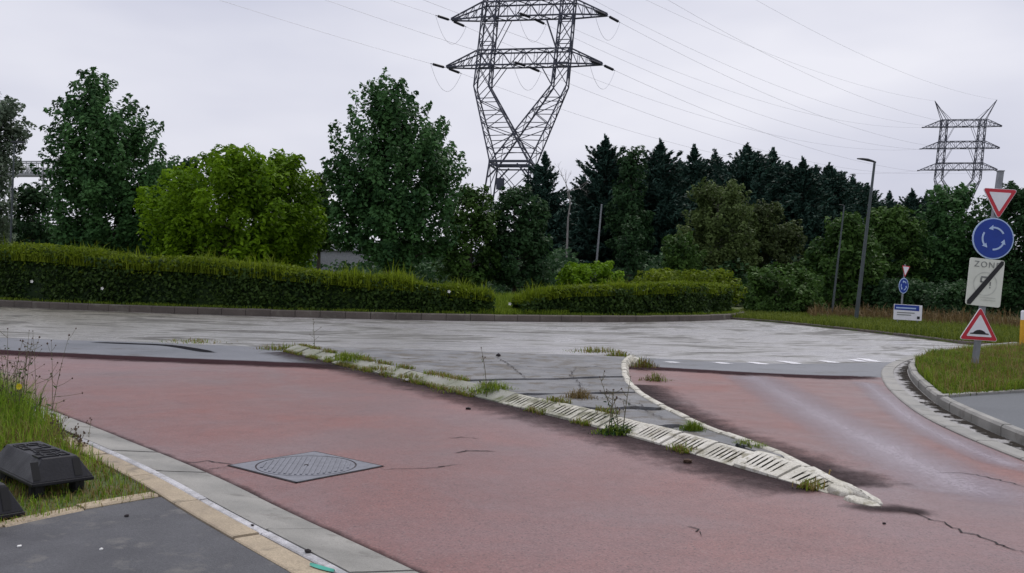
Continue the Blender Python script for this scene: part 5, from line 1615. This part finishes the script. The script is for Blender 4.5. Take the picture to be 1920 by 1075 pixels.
# ------------------------------------------------------------------ weeds
def tuft(name, label, px, py, z, h, n, spread, mats, seed, lean=1.5, wid=0.004, cat="weed", group="weeds on the splitter island"):
    rng = np.random.default_rng(seed)
    c = G(px, py, z)
    root = tag(empty(name, c), label, cat, group)
    k = len(mats)
    for i, m in enumerate(mats):
        q = n // k
        base = c + np.c_[rng.normal(0, spread, q), rng.normal(0, spread * 0.7, q), np.full(q, -0.01)]
        dd = np.hypot(base[:, 0] - c[0], base[:, 1] - c[1]) / (spread * 1.6)
        blades_object("blades", base, h * rng.uniform(0.3, 1.1, q) * np.exp(-dd ** 2 * 0.7), lean, rng.uniform(0.6, 1.3, q) * wid, rng, m, root, kind="stuff")
    return root
def stem_weed(name, label, px, py, z, h, seed, n_stem=1, lean=0.1, flower=None, leafm=None, cat="weed", group=None, r=0.004, heads=True, spread=0.05):
    rng = np.random.default_rng(seed)
    c = G(px, py, z)
    root = tag(empty(name, c), label, cat, group)
    mb = MB(); C, Nn, Sz = [], [], []; H = []
    for s in range(n_stem):
        b = c + np.array([rng.normal(0, spread), rng.normal(0, spread), -0.02])
        d = np.array([rng.normal(0, lean), rng.normal(0, lean), 1.0]); hh = h * rng.uniform(0.65, 1.05)
        t = np.linspace(0, 1, 7)[:, None]
        L = b + d * hh * t + np.array([rng.normal(0, 0.06), rng.normal(0, 0.06), 0]) * hh * t ** 2
        mb.tube(L, [r * (1.1 - 0.75 * q) for q in t[:, 0]], 5, caps=False)
        for q in range(rng.integers(3, 7)):
            tt = rng.uniform(0.3, 0.95); p = b + d * hh * tt + np.array([rng.normal(0, 0.01), 0, 0])
            p = np.array([np.interp(tt, t[:, 0], L[:, i]) for i in range(3)])
            e = p + np.array([rng.normal(0, 0.09), rng.normal(0, 0.06), rng.uniform(0.03, 0.16)]) * h * 1.1
            mb.tube([p, (p + e) / 2 + np.array([0, 0, -0.008]), e], [r * 0.55, r * 0.5, r * 0.35], 4, caps=False); H.append(e)
        H.append(L[-1])
        for q in range(10):
            tt = rng.uniform(0.02, 0.9); p = np.array([np.interp(tt, t[:, 0], L[:, i]) for i in range(3)])
            C.append(p + rng.normal(0, 0.02, 3)); Nn.append(rng.normal(0, 0.5, 3) + np.array([0, 0, 0.7])); Sz.append(rng.uniform(0.012, 0.035) * (1.3 - tt) * (h / 0.6) ** 0.5)
    so = mb.build("stem", M["stem"], root, fix=False)
    if n_stem > 1: so["kind"] = "stuff"
    C, Nn, Sz = np.array(C), np.array(Nn), np.array(Sz)
    leaf_object("leaves", C, Nn, Sz, 0.4, rng, rng.uniform(0, 1, len(C)), leafm or M["lf_mid"], root)
    if heads:
        mb = MB()
        for e in H:
            rr_ = rng.uniform(0.006, 0.012)
            v = [e + rr_ * np.array(q) for q in ((1, 0, 0), (-1, 0, 0), (0, 1, 0), (0, -1, 0), (0, 0, 1.3), (0, 0, -1))]
            mb.add(v, [(0, 2, 4), (2, 1, 4), (1, 3, 4), (3, 0, 4), (2, 0, 5), (1, 2, 5), (3, 1, 5), (0, 3, 5)])
        mb.build("seed_heads", M["seed"], root, fix=False)["kind"] = "stuff"
    if flower is not None:
        fx = W(flower[0], flower[1], c[1])
        mb = MB()
        for k in range(9):
            t = 2 * math.pi * k / 9
            for zz_ in (0, 0.35):
                q = 0.026
                mb.add([fx, fx + q * np.array([math.cos(t - 0.3), -0.3 + zz_, math.sin(t - 0.3)]), fx + 1.2 * q * np.array([math.cos(t), -0.4 + zz_, math.sin(t)]), fx + q * np.array([math.cos(t + 0.3), -0.3 + zz_, math.sin(t + 0.3)])], [(0, 1, 2, 3)])
        mb.build("flower", M["petal_yellow"], root, fix=False)
        mb = MB(); mb.tube([c, (c + fx) / 2 + np.array([0.02, 0, 0]), fx], [0.005, 0.004, 0.003], 5); mb.build("flower_stem", M["stem"], root, fix=False)
    return root
gr, dr, yl = M["grass"], M["grass_dry"], M["lf_shoot"]
tuft("weed_tuft", "mossy tuft at the far left tip of the traffic island", 530, 656, 0.0, 0.25, 260, 0.3, [yl, dr], 1, wid=0.008)
tuft("weed_tuft", "yellowish grass tuft on the far kerb near the island's left tip", 655, 675, 0.1, 0.26, 320, 0.26, [yl, gr], 2, wid=0.007)
tuft("weed_tuft", "low moss and grass clump on the mossy kerb stones, before the middle", 705, 693, 0.1, 0.12, 200, 0.2, [dr, yl], 3, wid=0.006)
tuft("weed_tuft", "low brown-green clump on the kerb where mossy stones are widest", 765, 708, 0.08, 0.13, 160, 0.14, [dr, gr], 4, wid=0.005)
tuft("weed_tuft", "green grass tuft on the kerb where the white ribs begin", 925, 735, 0.08, 0.26, 420, 0.17, [gr, gr, yl], 5, wid=0.005)
tuft("weed_tuft", "low green growth along the kerb left of the green tuft", 860, 733, 0.04, 0.14, 260, 0.2, [gr, dr], 6, wid=0.005)
tuft("weed_tuft", "orange-brown dry tuft in the joint of the island's slabs", 1088, 746, 0.13, 0.2, 300, 0.12, [dr, M["bracken"]], 7, wid=0.004)
tuft("weed_tuft", "dry weeds at the rounded head of the island's right kerb", 1208, 688, 0.06, 0.3, 220, 0.13, [dr, M["bracken"], yl], 8, wid=0.006)
tuft("weed_tuft", "brown weeds in the corner below the right kerb's rounded head", 1228, 715, 0.0, 0.24, 200, 0.14, [M["bracken"], gr], 9, wid=0.005)
tuft("weed_tuft", "bright green tuft between the kerbs near the narrowing island", 1300, 805, 0.13, 0.15, 320, 0.07, [gr], 10, wid=0.004)
tuft("weed_tuft", "small green tuft on the right kerb beyond the bright green one", 1398, 832, 0.12, 0.1, 130, 0.06, [gr, yl], 11, wid=0.003)
tuft("weed_tuft", "small green tuft farthest toward the nose on the right kerb", 1424, 840, 0.12, 0.1, 130, 0.05, [gr], 12, wid=0.003)
tuft("weed_tuft", "tiny weeds between the white nose stones", 1590, 925, 0.01, 0.07, 110, 0.06, [gr, dr], 13, wid=0.002)
tuft("weed_tuft", "thin yellow grass along the open back edge of the island", 1120, 660, 0.1, 0.2, 260, 0.35, [yl, dr], 14, wid=0.007)
tuft("weed_tuft", "yellow grass patch beside the rounded head on the back edge", 1160, 668, 0.1, 0.2, 200, 0.16, [yl, dr], 15, wid=0.007)
tuft("weed_tuft", "grass clump on the kerb just below the green ribbed-kerb tuft", 950, 752, 0.02, 0.1, 120, 0.1, [gr, dr], 16, wid=0.004)
tuft("weed_tuft", "low tufts along the edge of the ring left of the island", 360, 642, 0.0, 0.14, 220, 0.5, [yl, dr], 17, wid=0.008)
stem_weed("tall_weed", "dark bushy thistle growing over the white ribbed kerb", 1155, 806, 0.05, 0.62, 21, 5, 0.16, leafm=M["lf_deep"], group="weeds on the splitter island", r=0.006, spread=0.05)
tuft("weed_tuft", "dark leafy base around the thistle on the kerb", 1158, 812, 0.02, 0.16, 320, 0.12, [M["lf_deep"], gr], 22, wid=0.008)
stem_weed("tall_weed", "single tall bare stalk on the kerb left of centre", 908, 742, 0.08, 0.72, 23, 1, 0.03, group="weeds on the splitter island", r=0.006)
stem_weed("tall_weed", "thin stalk standing on the island's far left tip", 565, 655, 0.05, 0.75, 24, 1, 0.05, group="weeds on the splitter island", r=0.007, spread=0.2)
rng = np.random.default_rng(77)
n = 14000
ti = rng.uniform(0, len(left_out) - 1, n)
clump = np.sin(ti * 0.31) * np.sin(ti * 0.113 + 1) + 0.6 * np.sin(ti * 0.71 + 2)
keep = clump > np.interp(ti / len(left_out), [0, 0.45, 0.6, 1], [-0.5, -0.1, 0.5, 0.85])
ti = ti[keep]; n = len(ti)
off = np.where((rng.uniform(0, 1, n) < 0.6) | (ti > 0.85 * len(left_out)), rng.normal(0.0, 0.05, n), rng.normal(0.32, 0.05, n))
i0 = ti.astype(int); fr = (ti - i0)[:, None]
Lp = left_out[i0, :2] * (1 - fr) + left_out[np.minimum(i0 + 1, len(left_out) - 1), :2] * fr
Tn = np.gradient(left_out[:, :2], axis=0)[i0]; Tn /= np.linalg.norm(Tn, axis=1)[:, None]
base = np.c_[Lp + np.c_[-Tn[:, 1], Tn[:, 0]] * off[:, None], np.where(off > 0.15, 0.12, 0.005)]
pick = rng.uniform(0, 1, n) < 0.5
for q_, m_, nm_, lb_ in ((pick, yl, "kerb_grass", "yellow-green grass and moss creeping along the island's left kerb"), (~pick, dr, "dry_kerb_grass", "straw-coloured dry grass along the island's left kerb")):
    o = blades_object(nm_, base[q_], rng.uniform(0.02, 0.11, q_.sum()), 1.4, rng.uniform(0.003, 0.007, q_.sum()), rng, m_, None, kind="stuff")
    tag(o, lb_, "grass")
# left verge flowering weeds
stem_weed("flowering_weed", "tall stalk with a yellow flower at the left edge", 30, 800, 0.06, 0.85, 31, 4, 0.12, flower=(36, 725), group="weeds on the left verge", r=0.0035, spread=0.10)
stem_weed("flowering_weed", "tall thin branching weed against the red road at the left", 75, 812, 0.06, 0.95, 32, 4, 0.13, group="weeds on the left verge", r=0.0035, spread=0.08)
stem_weed("flowering_weed", "branching pale-flowered weeds reaching highest at the left edge", 50, 795, 0.06, 1.05, 36, 5, 0.14, group="weeds on the left verge", r=0.004, spread=0.14)
stem_weed("flowering_weed", "slender brown stalks farthest left in the verge", -5, 790, 0.06, 0.8, 33, 4, 0.12, group="weeds on the left verge", r=0.0035, spread=0.1)
stem_weed("dock_weed", "low brown seeded weed beside the kerb behind the blocks", 118, 832, 0.06, 0.26, 34, 9, 0.35, leafm=M["bracken"], group="weeds on the left verge", r=0.003, spread=0.13)
stem_weed("dock_weed", "brown seed stalks nearest the grey kerb on the left verge", 155, 845, 0.06, 0.22, 35, 7, 0.4, leafm=M["bracken"], group="weeds on the left verge", r=0.003, spread=0.09)

# small litter
mb = MB(); c = G(604, 1066, 0.083); L_ = unit(G(628, 1072, 0.083) - G(586, 1060, 0.083))
N_ = np.array([-L_[1], L_[0], 0])
V = []; kq = 9
for i in range(kq):
    t = -0.09 + 0.18 * i / (kq - 1); w = 0.016 * math.sqrt(max(0.05, 1 - (t / 0.095) ** 2))
    V += [c + L_ * t - N_ * w + np.array([0, 0, 0.001]), c + L_ * t + np.array([0, 0, 0.014]), c + L_ * t + N_ * w + np.array([0, 0, 0.001])]
F_ = []
for i in range(kq - 1): F_ += [(3 * i, 3 * i + 3, 3 * i + 4, 3 * i + 1), (3 * i + 1, 3 * i + 4, 3 * i + 5, 3 * i + 2)]
mb.add(V, F_); tag(mb.build("plastic_scrap", M["teal"], None, fix=False), "small teal plastic scrap on the beige edging at the bottom", "litter")
def pebble(px, py, z, r, mat, label, seed, nm="pebble"):
    rng = np.random.default_rng(seed); c = G(px, py, z)
    bm = bmesh.new(); bmesh.ops.create_icosphere(bm, subdivisions=1, radius=r)
    for v in bm.verts: v.co = Vector((v.co.x * 1.2, v.co.y, v.co.z * 0.7)) * (1 + rng.normal(0, 0.15)) + Vector((c[0], c[1], z + r * 0.4))
    me = bpy.data.meshes.new(nm); bm.to_mesh(me); bm.free(); o = link(nm, me, mat, None); tag(o, label, "stone", "loose stones and scraps on the ground")
pebble(577, 1036, 0.083, 0.018, M["crack"], "black pebble on the pale strip of the near kerb", 1)
pebble(473, 986, 0.083, 0.010, M["crack"], "tiny black grit on the pale strip midway along the kerb", 2)
pebble(237, 969, WZ, 0.014, M["crack"], "small black lump on the dark footway", 3)
pebble(190, 1031, WZ, 0.010, M["petal_white"], "tiny white chip in the middle of the dark footway", 4)
pebble(36, 1026, WZ, 0.012, M["petal_white"], "tiny white chip at the left of the dark footway", 5)
pebble(878, 768, 0.008, 0.03, M["crack"], "dark stone on the red road below the island's middle", 6)
pebble(763, 714, 0.03, 0.035, M["petal_white"], "white pebble at the foot of the mossy kerb", 7)
pebble(1658, 983, 0.008, 0.012, M["crack"], "dark grit on the red road right of the island's nose", 8)
pebble(935, 668, 0.14, 0.05, M["crack"], "dark stone on the island's grey slab near the back", 9)
pebble(1290, 868, 0.01, 0.04, M["seed"], "flat dark reddish lump on the red road beside the ribbed kerb", 10)

for px, py, lab in ((60, 528, "white blossom on the long hedge nearest the left edge"), (192, 541, "white blossom on the long hedge below the left dark tree"),
                    (842, 547, "white blossom high on the long hedge, right of the spiky tree"), (1145, 559, "white blossom on the short hedge right of the gap"),
                    (956, 570, "white blossom at the grassy gap between the hedges")):
    a_b = math.radians(ang_of(px, 600)); xb_, yb_ = isl_xy(ISL_R - 0.62, a_b)
    blossom(px, py, float(yb_), 0.055, M["petal_white"], "white_blossom", lab, "flower", "white blossoms on the hedges")
